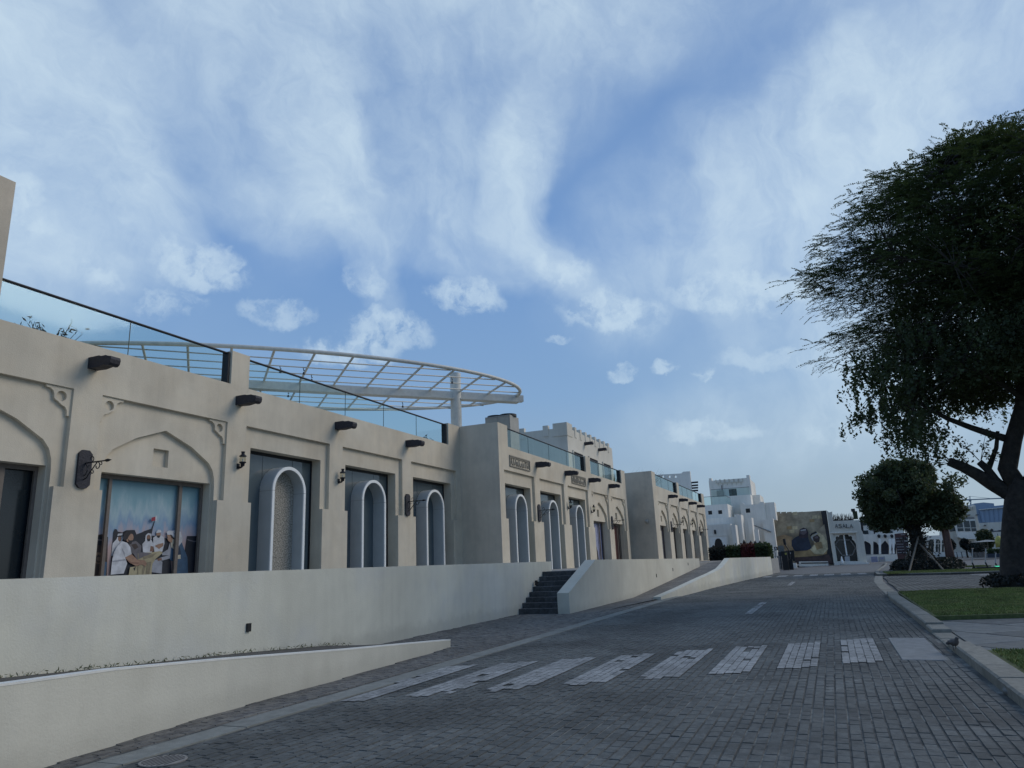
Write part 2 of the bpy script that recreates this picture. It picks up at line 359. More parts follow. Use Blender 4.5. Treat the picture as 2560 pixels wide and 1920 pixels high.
def ico_points(n, c, r):
    p = unit(rng.normal(size=(n, 3))); return np.array(c) + p * np.array(r) * rng.uniform(.0, 1, (n, 1)) ** (1 / 3)

# ------------------------------------------------------------------ ground, road and pavements (the setting)
S = dict(kind='structure')
MB().sheet([(-300, -900, -.06), (1500, -900, -.06), (1500, 900, -.06), (-300, 900, -.06)]).build('ground', 'ground', **S)
# course of the street: kerb lines
LK = [(-6, 5.95), (8.5, 5.98), (14, 6.02), (30, 6.15), (40, 5.95), (50, 5.5), (66, 4.6), (80, 3.6), (100, 2.0)]
RK = [(-6, -1.5), (10, -1.5), (27, -1.5), (30, -1.6), (46, -1.95), (55, -2.35), (67, -3.2), (88, -4.75), (100, -6)]
def interp(L, x): return float(np.interp(x, [p[0] for p in L], [p[1] for p in L]))
road = MB().sheet([(p[0], p[1], -.008) for p in RK] + [(p[0], p[1], -.008) for p in reversed(LK)]).build('road', 'joint', **S)
MB().sheet([(61, 2.4, .002)] + [(p[0], p[1] - .02, .002) for p in LK[-3:]] + [(101, 9, .002), (140, 9, .002), (140, -40, .002), (101, -40, .002)] + [(101, -6, .002), (88, -4.7, .002), (67, -3.15, .002), (61, -2.75, .002)]).build('plaza_paving', 'paving', **S)
def sett_vertices(x0, x1, y0, y1, zt, tx, ty, c=.010, zb=-.03):
    return [(x0, y0, zb), (x1, y0, zb), (x1, y1, zb), (x0, y1, zb),
            (x0 + c, y0 + c, zt - tx - ty), (x1 - c, y0 + c, zt + tx - ty), (x1 - c, y1 - c, zt + tx + ty), (x0 + c, y1 - c, zt - tx + ty)]
SF = [(4, 5, 6, 7), (0, 1, 5, 4), (1, 2, 6, 5), (2, 3, 7, 6), (3, 0, 4, 7)]
def visible(x, y):
    c = RM.transposed() @ Vector((x, y, -EYE))
    if c.z <= 0: return None
    return 1280 + FPX * c.x / c.z, 960 + FPX * c.y / c.z
def lay_setts(x0, x1, ylo, yhi, w, l, jit, grow=1.0):
    out = []; lo = min(ylo(x) for x in np.linspace(x0, x1, 9)); hi = max(yhi(x) for x in np.linspace(x0, x1, 9))
    k = 0; y = lo
    while y < hi:
        x = x0 - (.5 if k % 2 else .08) * l * random.uniform(.7, 1.1)
        wy = w * random.uniform(.94, 1.06); k += 1
        while x < x1:
            ll = l * random.uniform(.88, 1.12)
            cx, cy = x + ll / 2, y + wy / 2
            if ylo(cx) <= y + .004 and y + wy <= yhi(cx) + .03 and cx > x0: out.append((x, x + ll, y, y + wy))
            x += ll
        y += wy
    return out
def sett_stuff(name, lst, m, parent, gap=.0022, amp=.0016, **props):
    n = len(lst); a = np.array(lst); g = gap + rng.uniform(0, .0025, n); c = .006
    zt = rng.normal(0, amp, n).clip(-.009, .009); tx = rng.normal(0, amp * .4, n); ty = rng.normal(0, amp * .4, n)
    x0, x1, y0, y1 = a[:, 0] + g * .5, a[:, 1] - g * .5, a[:, 2] + g * 1.5, a[:, 3] - g * 1.5
    V = np.empty((n, 8, 3)); o = np.full(n, -.035)
    for i, (xx, yy, zz) in enumerate([(x0, y0, o), (x1, y0, o), (x1, y1, o), (x0, y1, o), (x0 + c, y0 + c, zt - tx - ty), (x1 - c, y0 + c, zt + tx - ty), (x1 - c, y1 - c, zt + tx + ty), (x0 + c, y1 - c, zt - tx + ty)]):
        V[:, i, 0] = xx; V[:, i, 1] = yy; V[:, i, 2] = zz
    F = (np.array(SF)[None] + (np.arange(n) * 8)[:, None, None]).reshape(-1)
    me = bpy.data.meshes.new(name); me.vertices.add(n * 8); me.vertices.foreach_set('co', V.astype(np.float32).ravel())
    me.loops.add(len(F)); me.loops.foreach_set('vertex_index', F.astype(np.int32)); k = n * 5
    me.polygons.add(k); me.polygons.foreach_set('loop_start', np.arange(0, k * 4, 4, dtype=np.int32)); me.polygons.foreach_set('loop_total', np.full(k, 4, np.int32))
    me.polygons.foreach_set('use_smooth', np.zeros(k, bool)); me.update(); me.materials.append(MATS[m]); ob = link(name, me, parent); ob['kind'] = 'stuff'
    return ob, zt
def split_near(lst, n=300):
    sc = []
    for i, q in enumerate(lst):
        v = visible((q[0] + q[1]) / 2, (q[2] + q[3]) / 2)
        inside = v is not None and -20 < v[0] < 2580 and v[1] < 1935
        sc.append((0 if inside else 1, math.hypot(q[0], q[2]), i))
    sc.sort(); near = {i for _, _, i in sc[:n]}
    return [q for i, q in enumerate(lst) if i in near], [q for i, q in enumerate(lst) if i not in near]
def sett_parts(name, lst, m, parent, l, w):
    protos = []
    for k in range(6):
        b = MB(); tx, ty = random.gauss(0, .0007), random.gauss(0, .0007)
        b.add(sett_vertices(-l / 2, l / 2, -w / 2, w / 2, 0, tx, ty, .006), SF); me = b.mesh(name, m); protos.append(me)
    for q in lst:
        o = link(name, random.choice(protos), parent); gx, gy = q[1] - q[0] - .0035, q[3] - q[2] - .0105
        o.location = ((q[0] + q[1]) / 2, (q[2] + q[3]) / 2, random.gauss(0, .0016)); o.scale = (gx / l, gy / w, 1)
setts = lay_setts(3.2, 62, lambda x: interp(RK, x) + .01, lambda x: interp(LK, x) - .02, .108, .20, .1)
PATCH = (12.35, 15.3, -1.30, -.72)                # concrete cover let into the road beside the kerb
setts = [q for q in setts if not (PATCH[0] - .05 < (q[0] + q[1]) / 2 < PATCH[1] + .05 and PATCH[2] - .04 < (q[2] + q[3]) / 2 < PATCH[3] + .04)]
near, rest = split_near(setts)
sett_parts('sett', near, 'sett', road, .2, .108); sett_stuff('setts', rest, 'sett', road)
MB().cbox(*PATCH, -.03, .004, .006).build('cover_slab', 'slab', road)
# crossing bars: paint on the setts
def painted(name, inside, lab=None):
    b = MB()
    for q in setts:
        cx, cy = (q[0] + q[1]) / 2, (q[2] + q[3]) / 2
        if inside(cx, cy) and random.random() > .05:
            g = random.uniform(.001, .007); z = .0085
            b.add([(q[0] + g, q[2] + g, z), (q[1] - g, q[2] + g, z), (q[1] - g, q[3] - g, z), (q[0] + g, q[3] - g, z)], [(0, 1, 2, 3)])
    o = b.build(name, 'paint', CROSS); return o
CROSS = bpy.data.objects.new('crossing', None); COL.objects.link(CROSS); CROSS['kind'] = 'structure'
for k in range(8):
    yc = -.20 + k * .862; xs = 11.95 - .66 * (yc + .2)
    painted('crossing_bar', lambda x, y, yc=yc, xs=xs: abs(y - yc) < .27 and xs - .66 * (y - yc) < x < xs + 3.1 - .66 * (y - yc))
for k in range(7):
    yc = -1.7 + k * 1.04
    painted('crossing_bar', lambda x, y, yc=yc: abs(y - yc) < .30 and 55.2 < x < 59.0)
painted('lane_dash', lambda x, y: abs(y - 2.35) < .09 and 21.5 < x < 26.5)
painted('lane_dash', lambda x, y: abs(y - 2.2) < .09 and 40 < x < 45)
# left edge band and pavement
band = bpy.data.objects.new('edge_band', None); COL.objects.link(band); band['kind'] = 'structure'
x = -1.0
while x < 31:
    l = 1.5; y0 = interp(LK, x); y1 = interp(LK, x + l)
    MB().prism([(x + .006, y0), (x + l - .006, y1), (x + l - .006, y1 + .34), (x + .006, y0 + .34)], -.05, .006 + random.uniform(-.002, .003)).build('kerbstone', 'kerb_flush', band); x += l
WL = [(-8, 8.85), (5, 9.12), (9.4, 9.3), (14.6, 9.45), (18.1, 9.58), (23.35, 9.78)]      # foot of the long white wall
LW = [(-2, 6.2), (2.5, 6.45), (4.73, 6.67), (6.76, 6.97), (10.2, 7.15), (14.0, 7.41)]     # foot of the low ramp wall
pav = MB().sheet([(-8, 6.3, -.012), (31, 6.5, -.012), (31, 8, -.012), (23.4, 9.9, -.012), (-8, 9, -.012)]).build('sidewalk', 'joint', **S)
pset = lay_setts(2.5, 31, lambda x: interp(LK, x) + .35, lambda x: (interp(LW, x) if x < 14.0 else (interp(WL, x) if x < 22.7 else 7.93)) + .02, .105, .21, .1)
near, rest = split_near(pset, 200)
sett_parts('paver', near, 'paver', pav, .21, .105); sett_stuff('pavers', rest, 'paver', pav, amp=.0025)
# ramp up to the terrace
rampx = [22.7, 31, 38, 48.5, 53, 60]; rampz = [.0, .05, .42, 1.0, 1.2, 1.25]
b = MB()
wyx = lambda x: float(np.interp(x, [22.7, 29.6, 33, 37, 41, 46.8, 52, 58, 66], [7.2, 6.6, 6.45, 6.33, 6.17, 5.95, 5.65, 5.35, 4.95]))
for i in range(5):
    xs_ = np.linspace(rampx[i], rampx[i + 1], 5)
    for j in range(4):
        za, zb_ = (float(np.interp(v, rampx, rampz)) for v in (xs_[j], xs_[j + 1]))
        b.add([(xs_[j], wyx(xs_[j]), za), (xs_[j + 1], wyx(xs_[j + 1]), zb_), (xs_[j + 1], 7.92, zb_), (xs_[j], 7.92, za)], [(0, 1, 2, 3)])
ramp_o = b.build('ramp', 'paver', **S)
MB().prism([(60, 5.4), (66, 5.0), (66.2, 8), (84, 8), (84, 18), (76.5, 18), (76.5, 11.3), (60, 11.3)], -.05, 1.249).build('terrace_east', 'paving', **S)
MB().prism([(-8, 9.15), (5, 9.4), (14.6, 9.75), (23.4, 10.05), (26.2, 10.1), (26.2, 8.3), (48.85, 8.3), (48.85, 15.5), (-8, 15.5)], -.05, 1.30).build('terrace', 'concrete', **S)
MB().prism([(48.85, 8.1), (60, 8.1), (60, 11.5), (48.85, 11.5)], -.05, 1.25).build('terrace_step', 'concrete', **S)

# ------------------------------------------------------------------ walls and steps in front of the shops
w = thing('retaining_wall', 'long white retaining wall left of the dark steps', 'wall', (10, 9.4, 0))
line = [(p[0], p[1]) for p in WL] + [(26.6, 9.86)]
MB().wallstrip(WL, .34, [-.05] * 6, [1.655] * 6).build('wall_body', 'white_plaster', w)
MB().prism([(23.35, 9.78), (26.55, 9.86), (26.55, 10.2), (23.35, 10.12)], -.05, 1.655).build('wall_end', 'white_plaster', w)
def wall_vent(px, py, y, par, sx=.1, sz=.15):
    p = atY(px, py, y); MB().box(p.x - sx / 2, p.x + sx / 2, p.y - .012, p.y + .05, p.z - sz / 2, p.z + sz / 2).build('wall_light', 'black', par)
    MB().plate([(p.x - sx / 2 - .008, p.z - sz / 2 - .008), (p.x + sx / 2 + .008, p.z - sz / 2 - .008), (p.x + sx / 2 + .008, p.z + sz / 2 + .008), (p.x - sx / 2 - .008, p.z + sz / 2 + .008)],
               [[(p.x - sx / 2, p.z - sz / 2), (p.x + sx / 2, p.z - sz / 2), (p.x + sx / 2, p.z + sz / 2), (p.x - sx / 2, p.z + sz / 2)]], p.y - .014, p.y + .02).build('light_trim', 'iron', par)
wall_vent(622, 1568.5, 9.30, w, .075, .12); wall_vent(1341.6, 1457, 9.70, w, .10, .15)
w = thing('low_wall', 'low cream wall rising to the left beside the pavement', 'wall', (8, 7, 0))
hx = [-2, 2.5, 4.5, 5.5, 7.25, 10.0, 12.2, 13.75]; hz_ = [.93, .83, .755, .72, .60, .40, .255, .15]
line = [(x, interp(LW, x)) for x in hx]
MB().wallstrip(line, .15, [-.05] * 8, [z - .02 for z in hz_]).build('wall_body', 'cream_plaster', w)
MB().wallstrip([(a, b - .004) for a, b in line], .16, [z - .02 for z in hz_], hz_).build('coping', 'coping', w)
b = MB()   # earth bed between the low wall and the long wall
bz = [.80, .75, .59, .55, .455, .325, .195, .04]
for i in range(7):
    x0, x1 = hx[i], hx[i + 1]
    b.add([(x0, line[i][1] + .1, hz_[i] - .03), (x1, line[i + 1][1] + .1, hz_[i + 1] - .03), (x1, interp(WL, x1) + .02, bz[i + 1]), (x0, interp(WL, x0) + .02, bz[i])], [(0, 1, 2, 3)])
b.build('planting_bed', 'soil', **S)
P = []
for _ in range(420):
    x = random.uniform(4, 13); t = random.random() ** 2
    y = interp(WL, x) - .03 - t * .3; P.append((x, y, float(np.interp(x, hx, bz)) + random.uniform(0, .05)))
tag(leaves_at('dry_weeds', np.array(P), 'leaf_olive', .07, .2, -.4), 'dry weeds and litter along the foot of the white wall', 'weeds')['kind'] = 'stuff'
# ramp parapet on the right of the steps
w = thing('ramp_wall', 'cream ramp wall sloping down to the foot of the dark steps', 'wall', (30, 8, 0))
prof = [(22.72, -.05), (48.6, -.05), (48.6, 1.515), (25.9, 1.645), (22.72, .64)]
MB().plate(prof, [], 7.9, 8.30).build('wall_body', 'cream_plaster', w)
for (px, py) in [(1641, 1439), (1682, 1424), (1720, 1410)]: wall_vent(px, py, 7.9, w, .09, .14)
# steps
st = thing('steps', 'flight of dark stone steps up to the shop terrace', 'steps', (24, 9, 0))
for k in range(8):
    x0 = 22.95 + k * .36; z = .162 * (k + 1)
    n = 4
    for j in range(n):
        ya = 8.30 + j * 1.62 / n; c = random.uniform(-.08, .08)
        MB().cbox(x0 + .004, x0 + .36 + (.3 if k == 7 else .0), ya + .004, ya + 1.62 / n - .004, -.05, z + random.uniform(-.002, .002), .012).build('step_block', 'step_stone', st)
# white wall beyond
w = thing('curved_white_wall', 'white wall with sweeping sloped top between ramp and road', 'wall', (48, 5.8, 0))
wx = [29.6, 33, 37, 41, 43.7, 45.2, 46.8, 52, 58, 66]; wy = [6.45, 6.30, 6.18, 6.02, 5.92, 5.85, 5.78, 5.5, 5.2, 4.8]
wz = [.12, .30, .52, .74, .92, 1.16, 1.46, 1.44, 1.41, 1.37]
MB().wallstrip(list(zip(wx, wy)), .32, [-.05] * 10, wz).build('wall_body', 'white_plaster', w)

# ------------------------------------------------------------------ the shop rows
def arc(cx, cz, r, a0, a1, n): return [(cx + r * math.cos(R(a0 + (a1 - a0) * i / n)), cz + r * math.sin(R(a0 + (a1 - a0) * i / n))) for i in range(n + 1)]
FLOOR = 1.30
def bay_opening(c, hr, hw):
    return [(c - hw, FLOOR - .02), (c + hw, FLOOR - .02), (c + hw, 3.6), (c + hr, 3.6), (c + hr, 5.77), (c - hr, 5.77), (c - hr, 3.6), (c - hw, 3.6)]
def pointed(c, h):
    r = [(c + h, FLOOR - .02), (c + h, 3.95), (c + h - .02, 4.18), (c + h - .09, 4.40), (c + h - .24, 4.58), (c + h * .5, 4.93), (c, 5.24)]
    return r + [(2 * c - x, z) for x, z in reversed(r[:-1])]
def rect(x0, x1, z0, z1): return [(x0, z0), (x1, z0), (x1, z1), (x0, z1)]
def bracket(c, hr, side, D, par):
    x = c + side * hr; s = -side
    p = [(0, 0), (.60, 0), (.59, -.06), (.50, -.07), (.43, -.12), (.40, -.20), (.395, -.27), (.36, -.31), (.30, -.33), (.27, -.36), (.21, -.40), (.13, -.43), (.085, -.50), (.07, -.62), (0, -.62)]
    pts = [(x + s * a, 5.77 + b) for a, b in p]
    if s < 0: pts.reverse()
    hole = arc(x + s * .235, 5.77 - .205, .115, 0, 360, 16)[:-1]
    MB().plate(pts, [hole], D + .045, D + .125).build('corner_bracket', 'plaster', par)
def facade(name, label, D, x0, x1, bays, rails, piers, extra=None, depth=9):
    """bays: (centre, half recess, kind)"""
    t = thing(name, label, 'shop building', ((x0 + x1) / 2, D + 3, 1.3))
    hw = {'arch': 1.60, 'mural': 1.70}
    b = MB()
    k = bays[0][1] / 1.92
    b.plate(rect(x0, x1, 0, 6.87), [bay_opening(c, h, hw[kd] * k) for c, h, kd in bays], D, D + .12)
    L1 = D + .118
    for c, h, kd in bays:
        e = .12
        if kd == 'arch':
            b.plate(rect(c - h - e, c + h + e, .2, 5.9), [rect(c - 1.6 * k, c + 1.6 * k, FLOOR - .02, 5.19)], L1, D + .46)
        else:
            b.plate(rect(c - h - e, c + h + e, .2, 5.9), [pointed(c, 1.68 * k)], L1, D + .235)
            b.plate(rect(c - h - e, c + h + e, .2, 5.9), [rect(c - 1.64 * k, c + 1.64 * k, FLOOR - .02, 4.05), rect(c - .23, c + .23, 4.33, 4.77)], D + .232, D + .46)
            b.box(c - .3, c + .3, D + .34, D + .459, 4.25, 4.85)
    b.box(x0, x1, D + .46, D + .6, 5.25, 6.84)
    b.box(x0, x1, D + .118, D + .30, 5.9, 6.868)
    for p0, p1, z in piers: b.box(p0, p1, D + .001, D + .34, 6.80, z)
    b.box(x0 + .05, x1 - .05, D + .9, D + depth, .2, 6.18)
    b.build('wall', 'plaster', t)
    for c, h, kd in bays:
        if kd == 'mural':
            for s in (-1, 1): bracket(c, h, s, D, t)
        win = None
        hwn = 1.6 * k if kd == 'arch' else 1.64 * k; zt = 5.19 if kd == 'arch' else 4.05
        G = D + .46 + .03
        fr = MB(); f = .05
        if kd == 'arch':
            fr.plate(rect(c - hwn - .1, c + hwn + .1, FLOOR - .03, zt + .1), [rect(c - hwn + f, c + hwn - f, FLOOR + .05, zt - .09)], G - .029, G + .05)
            win = fr.build('window', 'iron', t)
            xs = [c - hwn + f, c - hwn * .42, c + hwn * .42, c + hwn - f]
            for i in range(3): MB().box(xs[i] + .008, xs[i + 1] - .008, G, G + .02, FLOOR + .05, zt - .09).build('pane', 'window_glass', win)
            MB().box(c - hwn - .1, c + hwn + .1, G + .06, G + .1, FLOOR, zt + .1).build('blind', 'black', win)
            # white arch surround standing in front of the glass
            cx = c; ha = .75 * k; zs = 4.79 - ha; th = .095
            out = [(cx - ha, FLOOR)] + arc(cx, zs, ha, 180, 0, 28) + [(cx + ha, FLOOR)]
            inn = [(cx + ha - th, FLOOR)] + arc(cx, zs, ha - th, 0, 180, 28) + [(cx - ha + th, FLOOR)]
            a = MB(); n = len(out)
            ring = out + list(inn)
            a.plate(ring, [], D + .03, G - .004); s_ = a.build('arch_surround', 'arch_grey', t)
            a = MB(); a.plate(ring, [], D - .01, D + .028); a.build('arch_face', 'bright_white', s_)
            for zj in (zs - .02,):
                for sx in (-1, 1): MB().box(cx + sx * (ha - th / 2) - th / 2 - .003, cx + sx * (ha - th / 2) + th / 2 + .003, D - .013, G - .006, zj, zj + .008).build('joint_line', 'alu', s_)
            if extra and extra.get('terrazzo') == c:
                MB().plate([(cx - ha + th + .002, FLOOR)] + arc(cx, zs, ha - th - .002, 180, 0, 24) + [(cx + ha - th - .002, FLOOR)], [], G - .10, G - .006).build('stone_panel', 'terrazzo', t)
        else:
            xs = [c - hwn, c - hwn * .70, c + hwn * .55, c + hwn]
            fr.plate(rect(c - hwn - .1, c + hwn + .1, FLOOR - .03, zt + .1), [rect(xs[0] + .05, xs[1] - .04, FLOOR + .05, zt - .10), rect(xs[1] + .04, xs[2] - .05, FLOOR + .05, zt - .10), rect(xs[2] + .05, xs[3] - .07, FLOOR + .05, zt - .10)], G - .029, G + .03)
            win = fr.build('window', 'frame_brown', t)
            WINS[(name, c)] = (win, xs, G + .08, zt)
    for r0_, r1_ in rails:
        rl = MB().tube([(r0_, D + .17, 7.79), (r1_, D + .17, 7.79)], .036, 8).build('handrail', 'iron', t)
        n = max(1, round((r1_ - r0_) / 2.6)); st_ = (r1_ - r0_) / n
        for i in range(n): MB().box(r0_ + i * st_ + .006, r0_ + (i + 1) * st_ - .006, D + .162, D + .178, 6.78, 7.77).build('glass_panel', 'rail_glass', rl)
        for i in range(1, n): MB().box(r0_ + i * st_ - .0055, r0_ + i * st_ + .0055, D + .16, D + .18, 6.90, 7.76).build('glass_edge', 'glass_edge', rl)
        MB().box(r1_ - .05, r1_ + .005, D + .06, D + .29, 6.87, 7.80).build('end_post', 'iron', rl)
        MB().box(r0_, r1_, D + .12, D + .22, 6.8685, 6.90).build('rail_base', 'alu', rl)
    return t
WINS = {}
S1 = facade('shop_row', 'beige shop row at left with fishermen mural and three white arches', 14.92, 3.5, 29.06,
            [(8.53, 1.92, 'mural'), (13.07, 1.92, 'mural'), (17.63, 1.92, 'arch'), (22.18, 1.92, 'arch'), (26.68, 1.92, 'arch')],
            [(8.66, 15.0), (15.73, 27.9)], [(15.03, 15.72, 7.85), (27.95, 29.06, 7.85)], {'terrazzo': 17.63})
S3 = facade('shop_row', 'middle beige shop row with two calligraphy plaques over its arches', 13.0, 29.05, 51.2,
            [(31.40, 1.84, 'arch'), (35.78, 1.84, 'arch'), (40.12, 1.84, 'arch'), (44.57, 1.84, 'mural'), (48.88, 1.84, 'mural')],
            [(30.14, 41.8), (42.83, 50.1)], [(29.05, 30.12, 7.85), (41.9, 42.8, 7.85), (50.15, 51.2, 7.85)])
S4 = facade('shop_row', 'far beige shop row with five pointed-arch windows in a line', 11.32, 52.4, 76.4,
            [(55.6, 1.78, 'mural'), (60.13, 1.78, 'mural'), (64.68, 1.78, 'mural'), (69.2, 1.78, 'mural'), (73.68, 1.78, 'mural')],
            [(53.65, 61.85), (62.9, 74.8)], [(52.4, 53.6, 7.85), (61.95, 62.85, 7.85), (74.9, 76.4, 7.85)])
MB().box(29.046, 29.4, 13.003, 15.6, 0, 7.853).build('side_wall', 'plaster_grey', S3)
MB().box(52.396, 52.75, 11.323, 13.8, 0, 7.853).build('side_wall', 'plaster_grey', S4)
MB().box(76.05, 76.398, 11.441, 20, 0, 6.868).build('side_wall', 'plaster_grey', S4)
# security dome on the end wall of the far row
p = atX(1618, 1304, 52.4); dm = MB(); dm.tube([(52.4, p.y, p.z + .12), (52.2, p.y, p.z + .12)], .05, 10); dm.lathe([(.10, p.z + .10), (.12, p.z + .02), (.10, p.z - .08), (.03, p.z - .13)], 52.2, p.y, 12)
tag(dm.build('security_camera', 'hvac', smooth=True), 'pale dome security camera on the far row end wall', 'camera')

t = thing('roof_house', 'taller grey-beige house wall rising at the left edge', 'house', (4, 17, 6.9))
D1 = 14.92
MB().plate([(-6, 6.872), (8.655, 6.872), (8.655, 9.94), (-6, 9.94)], [], D1 + .002, D1 + .4).build('front_wall', 'plaster_grey', t)
MB().box(-6, 8.655, D1 + .401, D1 + 7, 6.9, 9.93).build('side_body', 'plaster_grey', t)

# ------------------------------------------------------------------ printed films in the pointed-arch windows
def panes(win, xs, Y, zt, m):
    for i in range(3): MB().box(xs[i] - .03 if i == 0 else xs[i] + .003, xs[i + 1] - .003, Y, Y + .015, FLOOR, zt).build('pane', m, win)
def skyprint():
    m = bpy.data.materials.new('sky_print'); m.use_nodes = True; t = m.node_tree; p = t.nodes['Principled BSDF']; p.inputs['Roughness'].default_value = .35
    g = N(t, 'ShaderNodeNewGeometry'); mp = N(t, 'ShaderNodeMapping'); t.links.new(g.outputs['Position'], mp.inputs[0]); mp.inputs['Scale'].default_value = (3.2, 1, .8)
    n = noise_n(t, mp.outputs[0], 1.6, 5, .6)
    sp = N(t, 'ShaderNodeSeparateXYZ'); t.links.new(g.outputs['Position'], sp.inputs[0])
    f = ramp(t, math_n(t, 'ADD', sp.outputs[2], math_n(t, 'MULTIPLY', math_n(t, 'SUBTRACT', n, .5), 1.3)), 2.0, 4.1, 0, 1, False)
    cr = N(t, 'ShaderNodeValToRGB'); t.links.new(f, cr.inputs[0]); e = cr.color_ramp.elements
    e[0].position = .0; e[0].color = (.42, .30, .27, 1); e[1].position = 1; e[1].color = (.17, .32, .37, 1)
    for pos, c in ((.22, (.46, .33, .31)), (.34, (.38, .37, .42)), (.46, (.22, .33, .45)), (.6, (.34, .46, .50)), (.78, (.20, .35, .41))):
        x = e.new(pos); x.color = (*c, 1)
    t.links.new(cr.outputs[0], p.inputs['Base Color']); MATS['sky_print'] = m
skyprint()
win, xs, Y, zt = WINS[('shop_row', 8.53)]; panes(win, xs, Y, zt, 'dark_glass')
win, xs, Y, zt = WINS[('shop_row', 13.07)]; panes(win, xs, Y, zt, 'sky_print')
C_ = dict(black_p=(.016, .018, .026), brown_p=(.055, .038, .032), white_p=(.52, .53, .55), shade_p=(.30, .31, .34), skin_p=(.30, .18, .12), skin2_p=(.20, .11, .075), tan_p=(.36, .31, .19), tand_p=(.22, .185, .12),
          grey_p=(.13, .12, .13), blue_p=(.045, .095, .16), blued_p=(.02, .04, .075), cream_p=(.52, .47, .36), red_p=(.30, .03, .05), hair_p=(.02, .017, .02), rope_p=(.16, .105, .07), pink_p=(.36, .22, .22),
          lilac_p=(.30, .32, .46), navy_p=(.03, .035, .09), ochre_p=(.40, .33, .16), maroon_p=(.10, .035, .03), olive_p=(.20, .18, .13))
for k_, v_ in C_.items(): mat(k_, v_, .45, .22, 6)
LAY = [0]
def shape(pts, m, conv, axis='y', d0=0., parent=None, name='painted_shape', step=.0012):
    """one flat colour field of a print, glued in front of the last one"""
    LAY[0] += 1; w3 = [conv(*p) for p in pts]
    off = d0 - LAY[0] * step
    if axis == 'y': u = [(p.x, p.z) for p in w3]; y = w3[0].y
    else: u = [(p.y, p.z) for p in w3]; y = w3[0].x
    tris = tessellate_polygon([[Vector((a, b_, 0)) for a, b_ in u]])
    vs = [(a, y + off, b_) if axis == 'y' else (y + off, a, b_) for a, b_ in u]
    return MB().add(vs, [tuple(t_) for t_ in tris]).build(name, m, parent)
def ring_px(cx, cy, rx, ry, n=14, a0=0): return [(cx + rx * math.cos(2 * math.pi * i / n + a0), cy + ry * math.sin(2 * math.pi * i / n + a0)) for i in range(n)]
cv = lambda x, y: atY(220 + x * .15671, 1180 + y * .15671, Y)
